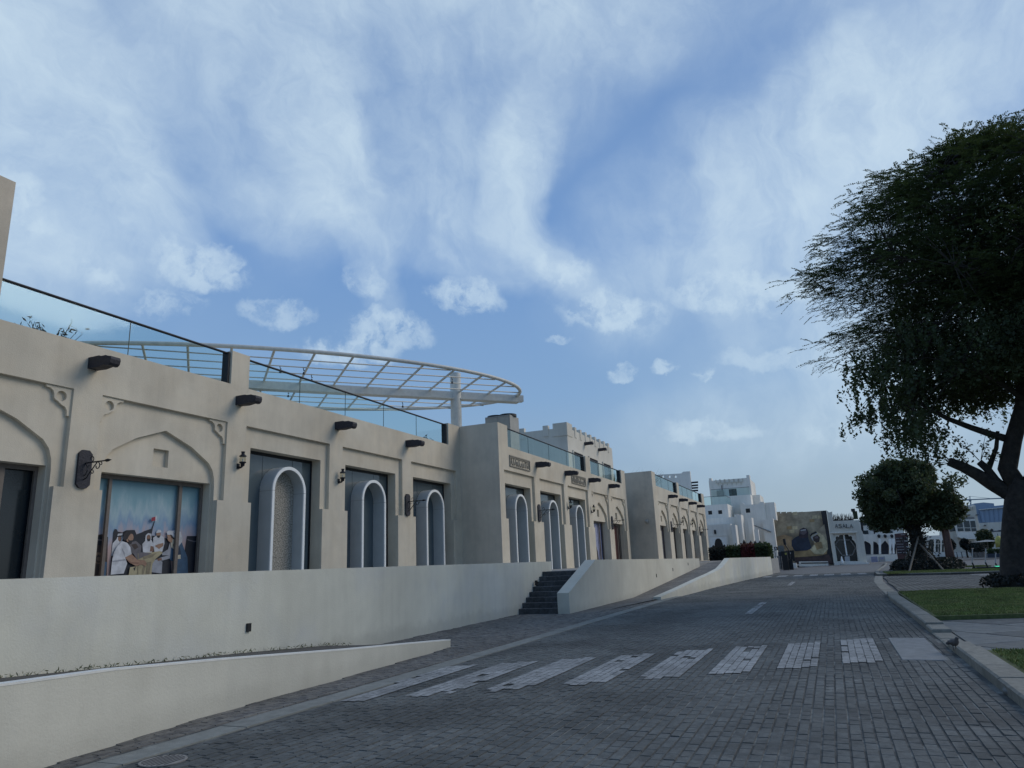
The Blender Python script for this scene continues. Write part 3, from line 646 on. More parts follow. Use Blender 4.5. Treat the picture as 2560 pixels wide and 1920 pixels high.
fish = [([(135, 1005), (230, 990), (235, 1020), (320, 1035), (300, 1660), (40, 1660)], 'brown_p'), ([(130, 1010), (310, 1030), (300, 1180), (120, 1160)], 'black_p'), ([(135, 1070), (290, 1085), (288, 1105), (133, 1088)], 'grey_p'),
 (ring_px(165, 1375, 85, 95), 'rope_p'), (ring_px(165, 1385, 55, 62), 'brown_p'), (ring_px(170, 1390, 32, 38), 'rope_p'), ([(240, 1420), (300, 1440), (280, 1660), (180, 1660)], 'blue_p'),
 ([(400, 965), (420, 910), (455, 915), (470, 950), (545, 965), (600, 930), (700, 925), (740, 925), (770, 995), (850, 965), (900, 940), (1005, 905), (1062, 765), (1068, 700), (1060, 800), (1030, 900), (1008, 1015), (1100, 1020), (1200, 1040), (1250, 1060), (1300, 1100), (1330, 1660), (350, 1660)], 'black_p'),
 ([(1575, 1022), (1790, 1022), (1790, 1660), (1480, 1660)], 'black_p'), ([(1580, 1070), (1680, 1100), (1785, 1098), (1785, 1112), (1680, 1116), (1580, 1088)], 'grey_p'),
 ([(640, 1130), (760, 1100), (850, 1180), (830, 1290), (700, 1300)], 'grey_p'), ([(680, 1160), (760, 1140), (800, 1200), (740, 1240)], 'brown_p'),
 ([(470, 985), (548, 978), (560, 1060), (505, 1150), (460, 1320), (365, 1340), (385, 1140), (450, 1070)], 'white_p'), (ring_px(498, 1060, 28, 50), 'skin2_p'), ([(455, 1020), (540, 1012), (542, 1030), (458, 1038)], 'black_p'),
 ([(858, 1150), (915, 1085), (1000, 1080), (1032, 1140), (1045, 1210), (1010, 1280), (870, 1295)], 'white_p'), ([(990, 1180), (1040, 1190), (1035, 1270), (975, 1270)], 'skin2_p'), ([(912, 1010), (950, 975), (1000, 985), (1003, 1060), (985, 1100), (900, 1120), (905, 1060)], 'white_p'), (ring_px(957, 1050, 33, 48), 'skin2_p'), ([(925, 1065), (990, 1065), (975, 1105), (940, 1105)], 'hair_p'),
 ([(1028, 1050), (1080, 1012), (1150, 1012), (1205, 1045), (1208, 1140), (1175, 1270), (1050, 1280), (1028, 1150)], 'white_p'), ([(1050, 1180), (1110, 1150), (1190, 1130), (1190, 1180), (1120, 1230)], 'skin_p'), (ring_px(1112, 995, 36, 50), 'skin_p'), ([(1080, 1015), (1145, 1015), (1125, 1050), (1100, 1050)], 'hair_p'), ([(1073, 960), (1105, 922), (1150, 928), (1158, 960), (1080, 978)], 'white_p'),
 ([(1020, 1410), (1090, 1395), (1172, 1430), (1162, 1620), (1000, 1600)], 'shade_p'),
 ([(1165, 1295), (1260, 1235), (1290, 1130), (1325, 1290), (1290, 1380), (1185, 1410), (1100, 1422), (1085, 1390), (1180, 1355), (1280, 1330), (1170, 1330)], 'shade_p'), ([(1085, 1385), (1160, 1370), (1165, 1405), (1100, 1422)], 'skin2_p'),
 ([(1310, 1205), (1365, 1240), (1480, 1120), (1500, 1180), (1570, 1360), (1580, 1660), (1350, 1660), (1355, 1440), (1290, 1400)], 'blue_p'), ([(1390, 1250), (1450, 1190), (1470, 1320), (1370, 1330)], 'blued_p'), ([(1368, 1332), (1462, 1320), (1462, 1385), (1372, 1392)], 'cream_p'),
 ([(1300, 1110), (1345, 1060), (1430, 1060), (1485, 1105), (1365, 1240), (1308, 1200)], 'cream_p'), ([(1330, 1160), (1380, 1110), (1400, 1130), (1350, 1200)], 'tand_p'),
 ([(1238, 1010), (1290, 998), (1335, 1060), (1320, 1130), (1272, 1112), (1245, 1065), (1255, 1045)], 'skin_p'), ([(1290, 1000), (1340, 1020), (1420, 1080), (1400, 1110), (1310, 1050)], 'hair_p'),
 ([(1232, 962), (1270, 935), (1330, 940), (1400, 915), (1460, 958), (1488, 1060), (1480, 1120), (1400, 1215), (1385, 1090), (1310, 1000), (1250, 1005)], 'white_p'), ([(1330, 960), (1400, 1000), (1440, 1080), (1420, 1100), (1370, 1020)], 'shade_p'),
 ([(790, 1292), (1000, 1282), (1130, 1262), (1172, 1290), (1060, 1385), (1005, 1470), (990, 1650), (625, 1650), (650, 1520), (790, 1500), (760, 1400)], 'tan_p'), ([(700, 1300), (860, 1280), (1000, 1300), (900, 1340), (760, 1400)], 'grey_p'), ([(850, 1350), (1080, 1290), (1000, 1360), (860, 1400)], 'tand_p'), ([(700, 1540), (740, 1510), (720, 1580)], 'hair_p'), ([(860, 1480), (900, 1500), (860, 1640), (830, 1640)], 'tand_p'), ([(770, 1300), (783, 1300), (775, 1640), (762, 1640)], 'tand_p'), ([(920, 1440), (990, 1430), (950, 1640), (900, 1640)], 'tand_p'),
 ([(520, 1105), (600, 1130), (650, 1200), (672, 1310), (570, 1375), (600, 1460), (545, 1620), (335, 1640), (360, 1400), (390, 1280), (440, 1185)], 'white_p'), ([(510, 1200), (560, 1290), (560, 1350), (520, 1260)], 'shade_p'), ([(360, 1420), (560, 1390), (590, 1410), (370, 1440)], 'shade_p'),
 ([(562, 1365), (668, 1310), (760, 1400), (880, 1408), (912, 1460), (890, 1505), (830, 1478), (740, 1502), (630, 1445)], 'skin_p'), ([(590, 1390), (660, 1440), (790, 1445), (770, 1470), (650, 1460)], 'skin2_p'),
 ([(580, 1060), (600, 1010), (650, 975), (690, 1000), (700, 1045), (692, 1080), (668, 1100), (640, 1130), (590, 1110)], 'skin_p'), ([(606, 1065), (640, 1095), (672, 1090), (680, 1110), (660, 1155), (625, 1150)], 'hair_p'), ([(532, 1070), (540, 985), (600, 935), (662, 950), (702, 1000), (655, 985), (625, 1020), (600, 1070), (560, 1100)], 'hair_p'),
 ([(1040, 720), (1072, 690), (1060, 790), (1045, 770)], 'white_p'), ([(985, 730), (1046, 714), (1046, 776), (982, 788)], 'red_p')]
LAY[0] = 0
for pts, m in fish: shape(pts, m, cv, 'y', 0, win)
def rp(c, u, z): return Vector((c + u, Y, z))
win, xs, Y, zt = WINS[('shop_row', 44.57)]; panes(win, xs, Y, zt, 'lilac_p'); LAY[0] = 0; cv2 = lambda u, z: Vector((44.57 + u, Y, z))
for pts, m in [([(-1.3, 1.3), (-.2, 1.3), (-.3, 3.4), (-.9, 3.9), (-1.5, 3.5)], 'ochre_p'), ([(-.9, 3.95), (-.5, 3.8), (-.1, 3.0), (.5, 2.2), (.7, 1.3), (.5, 1.3), (0, 2.2), (-.7, 3.2), (-1.5, 3.5), (-1.4, 3.8)], 'brown_p'), ([(-1.3, 1.3), (.2, 1.3), (-.2, 1.9), (-1.2, 2.0)], 'red_p'), ([(-1.5, 2.4), (-.8, 2.5), (-1., 3.0), (-1.5, 3.0)], 'olive_p')]: shape(pts, m, cv2, 'y', 0, win)
win, xs, Y, zt = WINS[('shop_row', 48.88)]; panes(win, xs, Y, zt, 'maroon_p'); LAY[0] = 0; cv2 = lambda u, z: Vector((48.88 + u, Y, z))
for pts, m in [([(-1.4, 1.3), (.3, 1.3), (.2, 2.6), (-.4, 3.9), (-1.2, 3.9)], 'olive_p')] + [([(a, b_), (a + .25, b_ + .1), (a + .2, b_ + .5), (a + .02, b_ + .4)], random.choice(['cream_p', 'ochre_p', 'brown_p'])) for a, b_ in [(random.uniform(-1.3, .1), random.uniform(1.4, 3.4)) for _ in range(16)]]: shape(pts, m, cv2, 'y', 0, win)
for c, base, ps in [(55.6, 'lilac_p', [([(-1.5, 1.3), (.3, 1.3), (-.2, 2.4), (-.9, 3.0), (-1.5, 2.6)], 'brown_p'), ([(-1.2, 1.3), (.0, 1.3), (-.4, 1.9)], 'red_p')]), (60.13, 'olive_p', [([(-1.5, 1.3), (.6, 1.3), (0, 3), (-1.5, 2.6)], 'tand_p')]),
                    (64.68, 'navy_p', [([(-1.5, 1.3), (1.2, 1.3), (-.3, 3.2), (-1.3, 3.6)], 'grey_p')]), (69.2, 'brown_p', [([(-1.4, 1.3), (.2, 1.3), (-.2, 3.2), (-1.3, 3.3)], 'olive_p')]), (73.68, 'grey_p', [([(-1.4, 1.3), (.2, 1.3), (-.2, 3.2), (-1.3, 3.3)], 'brown_p')])]:
    win, xs, Y, zt = WINS[('shop_row', c)]; panes(win, xs, Y, zt, base); LAY[0] = 0; cv2 = lambda u, z, c=c: Vector((c + u, Y, z))
    for pts, m in ps: shape(pts, m, cv2, 'y', 0, win)

# ------------------------------------------------------------------ roof spouts, lanterns, sign brackets, plaques
def spout(par, x, D, z, sc=1):
    L = .74; h = .20; w_ = .125
    side = [(0, 0), (0, -.20), (-.30, -.215), (-.52, -.185), (-.58, -.21), (-.66, -.215), (-.72, -.17), (-L, -.08), (-.72, -.015), (-.62, .0), (-.56, .03), (-.40, .03), (-.34, .055), (0, .055)]
    MB().plate([(D + a, z + b_) for a, b_ in side], [], x - w_, x + w_, 'x').build('roof_spout', 'darkwood', par)
for x in (10.83, 15.36, 19.92, 24.46): spout(S1, x, 14.92, 6.5)
for x in (33.62, 38.0, 42.38, 46.76): spout(S3, x, 13.0, 6.48)
for x in (57.97, 62.5, 67.05, 71.6): spout(S4, x, 11.32, 6.44)
def lantern(name_loc, label, x, D, z):
    t = thing('wall_lantern', label, 'wall lamp', (x, D, z), group='lanterns on the shop piers')
    b = MB().box(x - .045, x + .045, D - .03, D - .0005, z - .13, z + .02); b.tube([(x, D - .03, z - .08), (x, D - .10, z - .10), (x, D - .17, z - .06)], .028, 8); b.build('arm', 'iron', t)
    cx, cy = x, D - .17
    MB().lathe([(.02, z - .07), (.055, z - .06), (.06, z + .01), (.095, z + .03), (.095, z + .055)], cx, cy, 12).build('base', 'iron', t, True)
    MB().lathe([(.082, z + .056), (.09, z + .12), (.082, z + .20)], cx, cy, 12, False).build('glass', 'lamp_glass', t, True)
    MB().lathe([(.02, z + .06), (.022, z + .13), (.01, z + .14)], cx, cy, 8).build('bulb', 'bright_white', t)
    MB().lathe([(.10, z + .201), (.098, z + .225), (.065, z + .25), (.045, z + .27), (.045, z + .32), (.06, z + .33), (.05, z + .345)], cx, cy, 12).build('cap', 'iron', t)
for lab, x, D, z in [('black lantern on the pier right of the fishermen mural', 15.45, 14.92, 4.63), ('black lantern between the stone-filled arch and the next white arch', 20.05, 14.92, 4.62),
                     ('black lantern left of the middle row\'s third white arch', 38.1, 13.0, 4.58), ('black lantern between the third white arch and the blue print', 42.42, 13.0, 4.58),
                     ('black lantern on far row, nearer of its two', 62.3, 11.32, 4.58), ('black lantern on far row, farther of its two', 66.9, 11.32, 4.56)]: lantern(None, lab, x, D, z)
def scroll(c, r, a0, turns, n=18, tight=.35):
    return [(c[0] + r * (1 - (1 - tight) * i / n) * math.cos(a0 + turns * 2 * math.pi * i / n), c[1] + r * (1 - (1 - tight) * i / n) * math.sin(a0 + turns * 2 * math.pi * i / n)) for i in range(n + 1)]
def sign_bracket(label, x, D, z):
    t = thing('sign_bracket', label, 'sign bracket', (x, D, z), group='wrought iron sign brackets on the shop piers')
    pl = [(-.16, -.34), (-.16, .34), (-.08, .42), (.08, .42), (.16, .34), (.16, -.34), (.08, -.42), (-.08, -.42)]
    MB().plate([(x + a, z - .1 + b_) for a, b_ in pl], [], D - .06, D - .0005).build('back_plate', 'darkwood', t)
    zr = z + .03
    b = MB().tube([(x, D - .05, zr), (x, D - .68, zr)], .016, 8); b.tube([(x, D - .68, zr), (x, D - .72, zr), (x, D - .77, zr), (x, D - .88, zr)], [.016, .034, .034, .002], 8); b.build('rod', 'iron', t)
    b = MB()
    def yz(pts, r): b.tube([(x, D - u, zr + v) for u, v in pts], r, 6)
    yz([(.06, -.36), (.14, -.33), (.22, -.23), (.33, -.12), (.42, -.03), (.42, 0)], .014)
    yz([(.42 + a, b_) for a, b_ in scroll((0.03, -.10), .09, math.pi / 2, -.8)], .011); yz([(.56 + a, b_) for a, b_ in scroll((0, -.045), .045, math.pi, .8)], .009)
    yz([(.22 + a, .07 + b_) for a, b_ in scroll((.03, .01), .08, -math.pi / 2, .85)], .011); yz([(.30 + a, -.22 + b_) for a, b_ in scroll((0, 0), .05, math.pi / 2, -.8)], .009)
    yz([(.07, -.02), (.13, -.08), (.15, -.16), (.11, -.24), (.06, -.28)], .011); yz([(.18 + a, -.09 + b_) for a, b_ in scroll((0, 0), .04, 0, .8)], .008)
    b.build('scrollwork', 'iron', t)
for lab, x, D in [('iron sign bracket with arrow tip left of the fishermen mural', 10.85, 14.92), ('iron sign bracket between the second and third arches of the left row', 24.42, 14.92),
                  ('iron sign bracket between first and second arch of the middle row', 33.6, 13.0), ('iron sign bracket between the two printed windows of the middle row', 46.8, 13.0),
                  ('iron sign bracket nearer the camera on the far row', 57.9, 11.32), ('iron sign bracket at the far end of the far row', 71.5, 11.32)]: sign_bracket(lab, x, D, 4.12)
def plaque(par, x0, x1, z0, z1, D, seed):
    rr = random.Random(seed); t = MB().plate(rect(x0, x1, z0, z1), [rect(x0 + .05, x1 - .05, z0 + .05, z1 - .05)], D - .05, D - .0005).build('plaque', 'stone_relief', par)
    x = x0 + .13; zm = (z0 + z1) / 2
    while x < x1 - .2:
        wl = rr.uniform(.10, .22); b = MB(); zb = z0 + .12
        pts = [(x, zb + rr.uniform(.1, .2)), (x + .02, zb + .02), (x + wl * .5, zb), (x + wl, zb + rr.uniform(.02, .05)), (x + wl + .015, zb + rr.uniform(.14, .28))]
        b.tube([(a, D - .02, c) for a, c in pts], .022, 5)
        if rr.random() < .5: b.box(x + wl * .4, x + wl * .4 + .04, D - .04, D - .001, zb - .06, zb - .025)
        if rr.random() < .6: b.box(x + wl * .5, x + wl * .5 + .04, D - .04, D - .001, zb + .22, zb + .26)
        b.build('raised_letter', 'stone_relief', t); x += wl + rr.uniform(.03, .07)
    for k in range(3): MB().box(x0 + .1 + k * (x1 - x0 - .2) / 3, x0 + .02 + (k + 1) * (x1 - x0 - .2) / 3, D - .04, D - .0005, z1 - .11, z1 - .07).build('raised_bar', 'stone_relief', t)
a = atY(1100 + 640 * .2712, 1000 + 600 * .2712, 13); c = atY(1100 + 826 * .2712, 1000 + 645 * .2712, 13); plaque(S3, a.x, c.x, 5.98, 6.50, 13.0, 3)
a = atY(1100 + 1212 * .2712, 1000 + 750 * .2712, 13); c = atY(1100 + 1340 * .2712, 1000 + 790 * .2712, 13); plaque(S3, a.x, c.x, 5.96, 6.48, 13.0, 5)

# ------------------------------------------------------------------ on the roofs
def elliptical_canopy():
    az_ = R(-43.66); U = Vector((math.cos(az_), math.sin(az_), 0)); V = Vector((-math.sin(az_), math.cos(az_), 0)); Z = 10.4
    c = U * 2.9 + V * 34.5; c.z = Z; A_, B_ = 12.35, 5.42
    P = lambda u, v, dz=0: c + U * u + V * v + Vector((0, 0, dz))
    t = thing('ring_canopy', 'white steel oval canopy frame above the shop roofs', 'canopy', (c.x, c.y, 6.2))
    n = 72; b = MB(); ring = [P(A_ * math.cos(2 * math.pi * k / n), B_ * math.sin(2 * math.pi * k / n)) for k in range(n + 1)]
    b.tube(ring, .092, 8, False); b.build('ring', 'steel_white', t, True)
    b = MB(); m_ = MB()
    def bar(p, q, w_, h, bb):
        d = (q - p).normalized(); s_ = Vector((-d.y, d.x, 0)) * w_ / 2; up = Vector((0, 0, h / 2))
        vs = [p - s_ - up, p + s_ - up, p + s_ + up, p - s_ + up, q - s_ - up, q + s_ - up, q + s_ + up, q - s_ + up]
        bb.add(vs, [(0, 1, 2, 3), (7, 6, 5, 4), (0, 4, 5, 1), (1, 5, 6, 2), (2, 6, 7, 3), (3, 7, 4, 0)])
    bb = MB(); bar(P(-A_, 0, -.16), P(A_ + .35, 0, -.16), .32, .34, bb); bar(P(-A_, 0, -.36), P(A_ + .1, 0, -.36), .5, .06, bb); bb.build('main_beam', 'steel_white', t)
    k = -11.7
    ribs = [8.756 - 2.9 - 1.6 * i for i in range(-3, 12)]
    for u in ribs:
        if abs(u) < A_ - .4:
            v = B_ * math.sqrt(1 - (u / A_) ** 2); MB().tube([P(u, -v, .0), P(u, v, .0)], .052, 8).build('rib', 'steel_white', t, True)
    for v in (-4.4, -3.3, -2.2, -1.1, 1.1, 2.2, 3.3, 4.4):
        u = A_ * math.sqrt(1 - (v / B_) ** 2); MB().tube([P(-u, v, -.10), P(u, v, -.10)], .028, 6).build('purlin', 'steel_white', t, True)
    for u in (11.82 - 2.9, -8.9):
        q = P(u, .0); MB().lathe([(.28, 6.15), (.28, Z + 1.02), (.25, Z + 1.03)], q.x, q.y, 24).build('column', 'steel_white', t)
    rr = random.Random(4)
    for _ in range(7):
        u = rr.uniform(-2, 10); v = rr.choice([-3.3, -2.2, 1.1, 2.2]); q = P(u, v, -.1)
        MB().tube([q, q + Vector((.05, 0, -.16)), q + Vector((.13, .02, -.10))], .018, 5).lathe([(.01, q.z - .32), (.06, q.z - .3), (.03, q.z - .2)], q.x + .05, q.y, 8).build('spotlight', 'iron', t)
elliptical_canopy()
# roof-top cooling unit
X_ = 37.0; a = atX(1200 + 70 * .1808, 980 + 340 * .1808, X_); c = atX(1200 + 410 * .1808, 980 + 310 * .1808, X_); e = atX(1200 + 525 * .1808, 980 + 345 * .1808, X_)
t = thing('cooling_unit', 'cream rooftop cooling unit with two round fans', 'cooling unit', (X_, 15.5, 6.2)); zt = c.z
MB().box(X_, X_ + 1.3, c.y, a.y, zt - 1.9, zt).build('casing', 'hvac', t)
MB().box(X_ - .02, X_ - .001, c.y + .02, c.y + .06, zt - 1.9, zt - .05).box(X_ - .02, X_ - .001, (c.y + a.y) / 2 - .02, (c.y + a.y) / 2 + .02, zt - 1.9, zt - .05).box(X_ - .02, X_ - .001, c.y + .02, a.y - .02, zt - .07, zt - .02).build('trim', 'concrete', t)
for k in (0, 1):
    q = c.y + (a.y - c.y) * (.25 + .5 * k); MB().lathe([(.50, zt), (.50, zt + .13), (.42, zt + .14)], X_ + .65, q, 20).build('fan', 'black', t)
MB().box(X_ + .1, X_ + 1.2, c.y, a.y, 6.15, zt - 1.9).build('stand', 'concrete', t)
# crenellated upper house behind the middle row
t = thing('battlement_house', 'square grey-white house with battlements behind the middle row roof', 'house', (67, 24, 6)); D = 20.0
b = MB().box(59.6, 74.2, D, 30, 5, 13.0)
par_ = 'far_cream'; b.build('wall', par_, t)
b = MB().box(59.6, 74.2, D + .001, D + .3, 13.0, 13.22).box(59.6, 59.9, D + .301, 30, 13.0, 13.22); b.build('parapet', par_, t)
MB().box(59.55, 61.0, D - .04, D + 1.3, 12.5, 13.68).build('corner_merlon', par_, t)
for x in [61.95, 63.5, 65.05, 66.6, 68.15, 69.7, 71.25, 72.8]:
    MB().box(x - .24, x + .24, D - .05, D + .34, 12.6, 13.56).build('merlon', par_, t)
for y in (22.0, 24.3, 26.6): MB().box(59.54, 59.94, y - .25, y + .25, 12.6, 13.58).build('merlon', par_, t)
for x in (64.6, 69.1): MB().plate([(D + a_, 12.55 + b_) for a_, b_ in [(0, 0), (0, -.28), (-.7, -.25), (-.74, -.3), (-.85, -.2), (-.8, 0)]], [], x - .15, x + .15, 'x').build('roof_spout', 'darkwood', t)
for x in (62.2, 66.9, 71.5):
    f_ = MB().plate(rect(x - 1.45, x + 1.45, 9.6, 11.35), [rect(x - 1.33, x + 1.33, 9.6, 11.22)], D - .12, D - .001).build('window', 'far_cream', t)
    MB().box(x - 1.33, x + 1.33, D - .05, D - .002, 9.6, 11.22).build('pane', 'far_glass', f_)
    for k in range(9): MB().box(x - 1.3 + k * .29, x - 1.2 + k * .29, D - .10, D - .051, 10.9, 11.2).build('slat', 'darkwood', f_)
# low white boxes and plants on the roofs
for k, (x, y) in enumerate([(30.5, 25.5), (33.2, 25.3), (36.3, 25.0)]):
    MB_ = MB().cbox(x, x + 2.4, y, y + 1.5, 6.15, 9.15 - .25 * k, .05).build('roof_box', 'far_white'); MB_['label'] = ['white roof-top box nearest the oval canopy\'s left part', 'white roof-top box in the middle of three', 'white roof-top box nearest the canopy column'][k]; MB_['category'] = 'roof box'; MB_['group'] = 'white boxes on the left roof'
def twig_plant(label, x, y, z, h, spread, n, m, cat='plant', size=.09, leaves=30):
    t = thing('roof_plant', label, cat, (x, y, z)); b = MB(); P = []; rr = random.Random(int(x * 10))
    for k in range(n):
        a_ = rr.uniform(0, 6.28); s_ = spread * rr.uniform(.3, 1); q = [(x, y, z), (x + math.cos(a_) * s_ * .4, y + math.sin(a_) * s_ * .4, z + h * .55), (x + math.cos(a_) * s_, y + math.sin(a_) * s_, z + h * rr.uniform(.8, 1))]
        b.tube(q, [.018, .012, .005], 5)
        for _ in range(leaves):
            f_ = rr.uniform(.35, 1); i = 0 if f_ < .5 else 1; g_ = (f_ - .5 * i) * 2; P.append([q[i][c_] * (1 - g_) + q[i + 1][c_] * g_ + rr.gauss(0, .07) for c_ in range(3)])
    b.build('stem', 'bark', t); leaves_at('foliage', np.array(P), m, size, .3, .2, parent=t)
p = atY(128, 812, 16.0); twig_plant('small sparse shrub behind the roof glass at left', p.x, 16.0, 6.1, p.z - 6.1, .75, 16, 'leaf_dark', 'shrub', .14, 26)
p = atY(1070, 1092, 17.0); twig_plant('dark little shrub behind the glass by the oval canopy column', p.x, 17.0, 6.1, p.z - 6.1, .3, 12, 'leaf_dark', 'shrub', .16, 50)
def spiky(label, x, y, z, h, n, m='leaf_dark'):
    t = thing('spiky_plant', label, 'plant', (x, y, z)); rr = random.Random(int(x))
    b = MB()
    for k in range(n):
        a_ = rr.uniform(0, 6.28); s_ = h * rr.uniform(.2, .9); zz = z + h * rr.uniform(.6, 1); w_ = .05
        b.add([(x - w_ * math.sin(a_), y + w_ * math.cos(a_), z + h * .2), (x + w_ * math.sin(a_), y - w_ * math.cos(a_), z + h * .2), (x + math.cos(a_) * s_, y + math.sin(a_) * s_, zz)], [(0, 1, 2)])
    b.build('blade', m, t); MB().lathe([(.12, z), (.08, z + h * .3)], x, y, 8).build('stem', 'bark', t)
p = atX(1605, 1172, 62); spiky('dark spiky roof plant above the far row end wall', 62, p.y, 6.2, p.z - 6.2, 90)
p = atY(1530, 1170, 16.5); spiky('spiky green plant behind the glass of the middle row', p.x, 16.5, 6.2, p.z - 6.2, 60, 'leaf_hedge')

# ------------------------------------------------------------------ right-hand side: kerb, lawns, paths
def kerb(name, line, w_, h, m, step=1.0, side=-1):
    root = bpy.data.objects.new(name, None); COL.objects.link(root); root['kind'] = 'structure'
    seg = []
    for (x0, y0), (x1, y1) in zip(line, line[1:]):
        n = max(1, round(math.hypot(x1 - x0, y1 - y0) / step))
        for k in range(n): seg.append(((x0 + (x1 - x0) * k / n, y0 + (y1 - y0) * k / n), (x0 + (x1 - x0) * (k + 1) / n, y0 + (y1 - y0) * (k + 1) / n)))
    for i, (a, b_) in enumerate(seg):
        d = (Vector(b_) - Vector(a)).normalized(); nrm = Vector((-d.y, d.x)) * w_ * side; g = d * .004
        A_, B_ = Vector(a) + g, Vector(b_) - g; hh = h(a[0]) if callable(h) else h; c = .02; j = random.uniform(-.004, .004)
        q = [A_, B_, B_ + nrm, A_ + nrm]; inner = [A_ + nrm * .08 + d * .006, B_ + nrm * .08 - d * .006, B_ + nrm * .97 - d * .006, A_ + nrm * .97 + d * .006]
        vs = [(p.x, p.y, -.1) for p in q] + [(p.x, p.y, hh + j - min(c, hh * .6)) for p in q] + [(p.x, p.y, hh + j) for p in inner]
        MB().add(vs, [(3, 2, 1, 0)] + [(k, (k + 1) % 4, (k + 1) % 4 + 4, k + 4) for k in range(4)] + [(4 + k, 4 + (k + 1) % 4, 8 + (k + 1) % 4, 8 + k) for k in range(4)] + [(8, 9, 10, 11)]).build('kerbstone', m, root)
    return root
kh = lambda x: .12 if x < 12.2 or x > 16.4 else (.02 if 13.2 < x < 15.4 else .08)
kerb('kerb', [(3, -1.5), (10, -1.5), (20, -1.5), (27, -1.48), (29.6, -1.6)], .32, kh, 'kerb_stone')
kerb('flush_kerb', [(29.7, -1.55), (36, -1.62), (42, -1.75), (46, -1.95), (50.6, -2.2)], .42, .012, 'kerb_flush', 1.2)
MB().sheet([(3, -1.82, -.01), (13.1, -1.82, -.01), (13.1, -30, -.01), (3, -30, -.01)]).build('lawn_soil_near', 'soil', **S)
MB().prism([(-3, -1.84), (12.75, -1.84), (12.4, -8), (12.0, -22), (-3, -22)], -.05, .09).build('lawn_near', 'grass_base', **S)
LAWN_A = [(18.7, -1.84), (29.4, -1.9), (30.1, -4), (30.6, -9), (31, -22), (20.0, -22), (19.2, -4)]
MB().prism(LAWN_A, -.05, .10).build('lawn_far', 'grass_base', **S)
def grass(name, poly, n, z, h=.05):
    xs = [p[0] for p in poly]; ys = [p[1] for p in poly]; P = []
    X = rng.uniform(min(xs), max(xs), n * 2); Y_ = rng.uniform(min(ys), max(ys), n * 2); ins = np.zeros(n * 2, bool)
    j = len(poly) - 1
    for i in range(len(poly)):
        xi, yi = poly[i]; xj, yj = poly[j]
        ins ^= ((yi > Y_) != (yj > Y_)) & (X < (xj - xi) * (Y_ - yi) / (yj - yi + 1e-12) + xi); j = i
    X, Y_ = X[ins], Y_[ins]; n = len(X); C = np.stack([X, Y_, np.full(n, z)], 1)
    A_ = np.stack([rng.normal(0, .35, n), rng.normal(0, .35, n), np.ones(n)], 1) * rng.uniform(.5, 1.2, (n, 1)) * h * .5
    B_ = unit(rng.normal(size=(n, 3)) * (1, 1, 0)) * .011; C[:, 2] += A_[:, 2] * .8
    o = link(name, quads_mesh(name, C, A_, B_, 'grass')); o['kind'] = 'stuff'; o['label'] = 'short mown green grass'; o['category'] = 'grass'; return o
grass('grass', [(18.8, -1.9), (29.3, -1.95), (30, -4), (30.4, -11), (20, -11), (19.3, -4)], 70000, .10)['label'] = 'mown green lawn beyond the stone path'
grass('grass', [(7, -1.9), (12.7, -1.9), (12.4, -7), (7, -7)], 24000, .09)['label'] = 'corner of green lawn at the lower right edge'
# stone path between the lawns: diagonal flags
path = MB().sheet([(12.7, -1.83, -.008), (19.3, -1.83, -.008), (20.4, -22, -.008), (12.0, -22, -.008)]).build('path', 'joint', **S)
def clip_poly(poly, inside, inter):
    out = []
    for i in range(len(poly)):
        a, b_ = poly[i - 1], poly[i]
        ia, ib = inside(a), inside(b_)
        if ia != ib: out.append(inter(a, b_))
        if ib: out.append(b_)
    return out
def half(nx, ny, d):
    f_ = lambda p: nx * p[0] + ny * p[1] - d
    def inter(a, b_):
        t_ = f_(a) / (f_(a) - f_(b_)); return (a[0] + (b_[0] - a[0]) * t_, a[1] + (b_[1] - a[1]) * t_)
    return (lambda p: f_(p) >= 0), inter
def flags(name, par, bound, sx, sy, ang, m, z, cx=0, cy=0, n=14, gap=.022):
    ca, sa = math.cos(ang), math.sin(ang)
    for i in range(-n, n):
        for j in range(-n, n):
            x0, y0 = i * sx + (j % 2) * sx * .5, j * sy
            q = [(x0 + gap, y0 + gap), (x0 + sx - gap, y0 + gap), (x0 + sx - gap, y0 + sy - gap), (x0 + gap, y0 + sy - gap)]
            q = [(cx + a * ca - b_ * sa, cy + a * sa + b_ * ca) for a, b_ in q]
            for h_ in bound:
                if len(q) > 2: q = clip_poly(q, *half(*h_))
            if len(q) > 2: MB().prism(q, -.04, z + random.uniform(-.003, .003)).build(name, m, par)
flags('flagstone', path, [(1, .02, 12.8), (-1, -.05, -19.2), (0, -1, 1.86), (0, 1, -9)], 2.2, 1.5, R(38), 'flag', .012, 15, -3, 8)
# side lane beyond the first lawn
lane = MB().sheet([(30.2, -2.1, -.011), (46, -2.5, -.011), (51, -2.7, -.011), (51, -40, -.011), (31.5, -40, -.011), (30.6, -9, -.011)]).build('side_lane', 'joint', **S)
lst = lay_setts(30.4, 50.5, lambda x: -16, lambda x: interp(RK, x) - .45, .22, .42, .1)
o_, _ = sett_stuff('setts', lst, 'sett', lane, gap=.008)
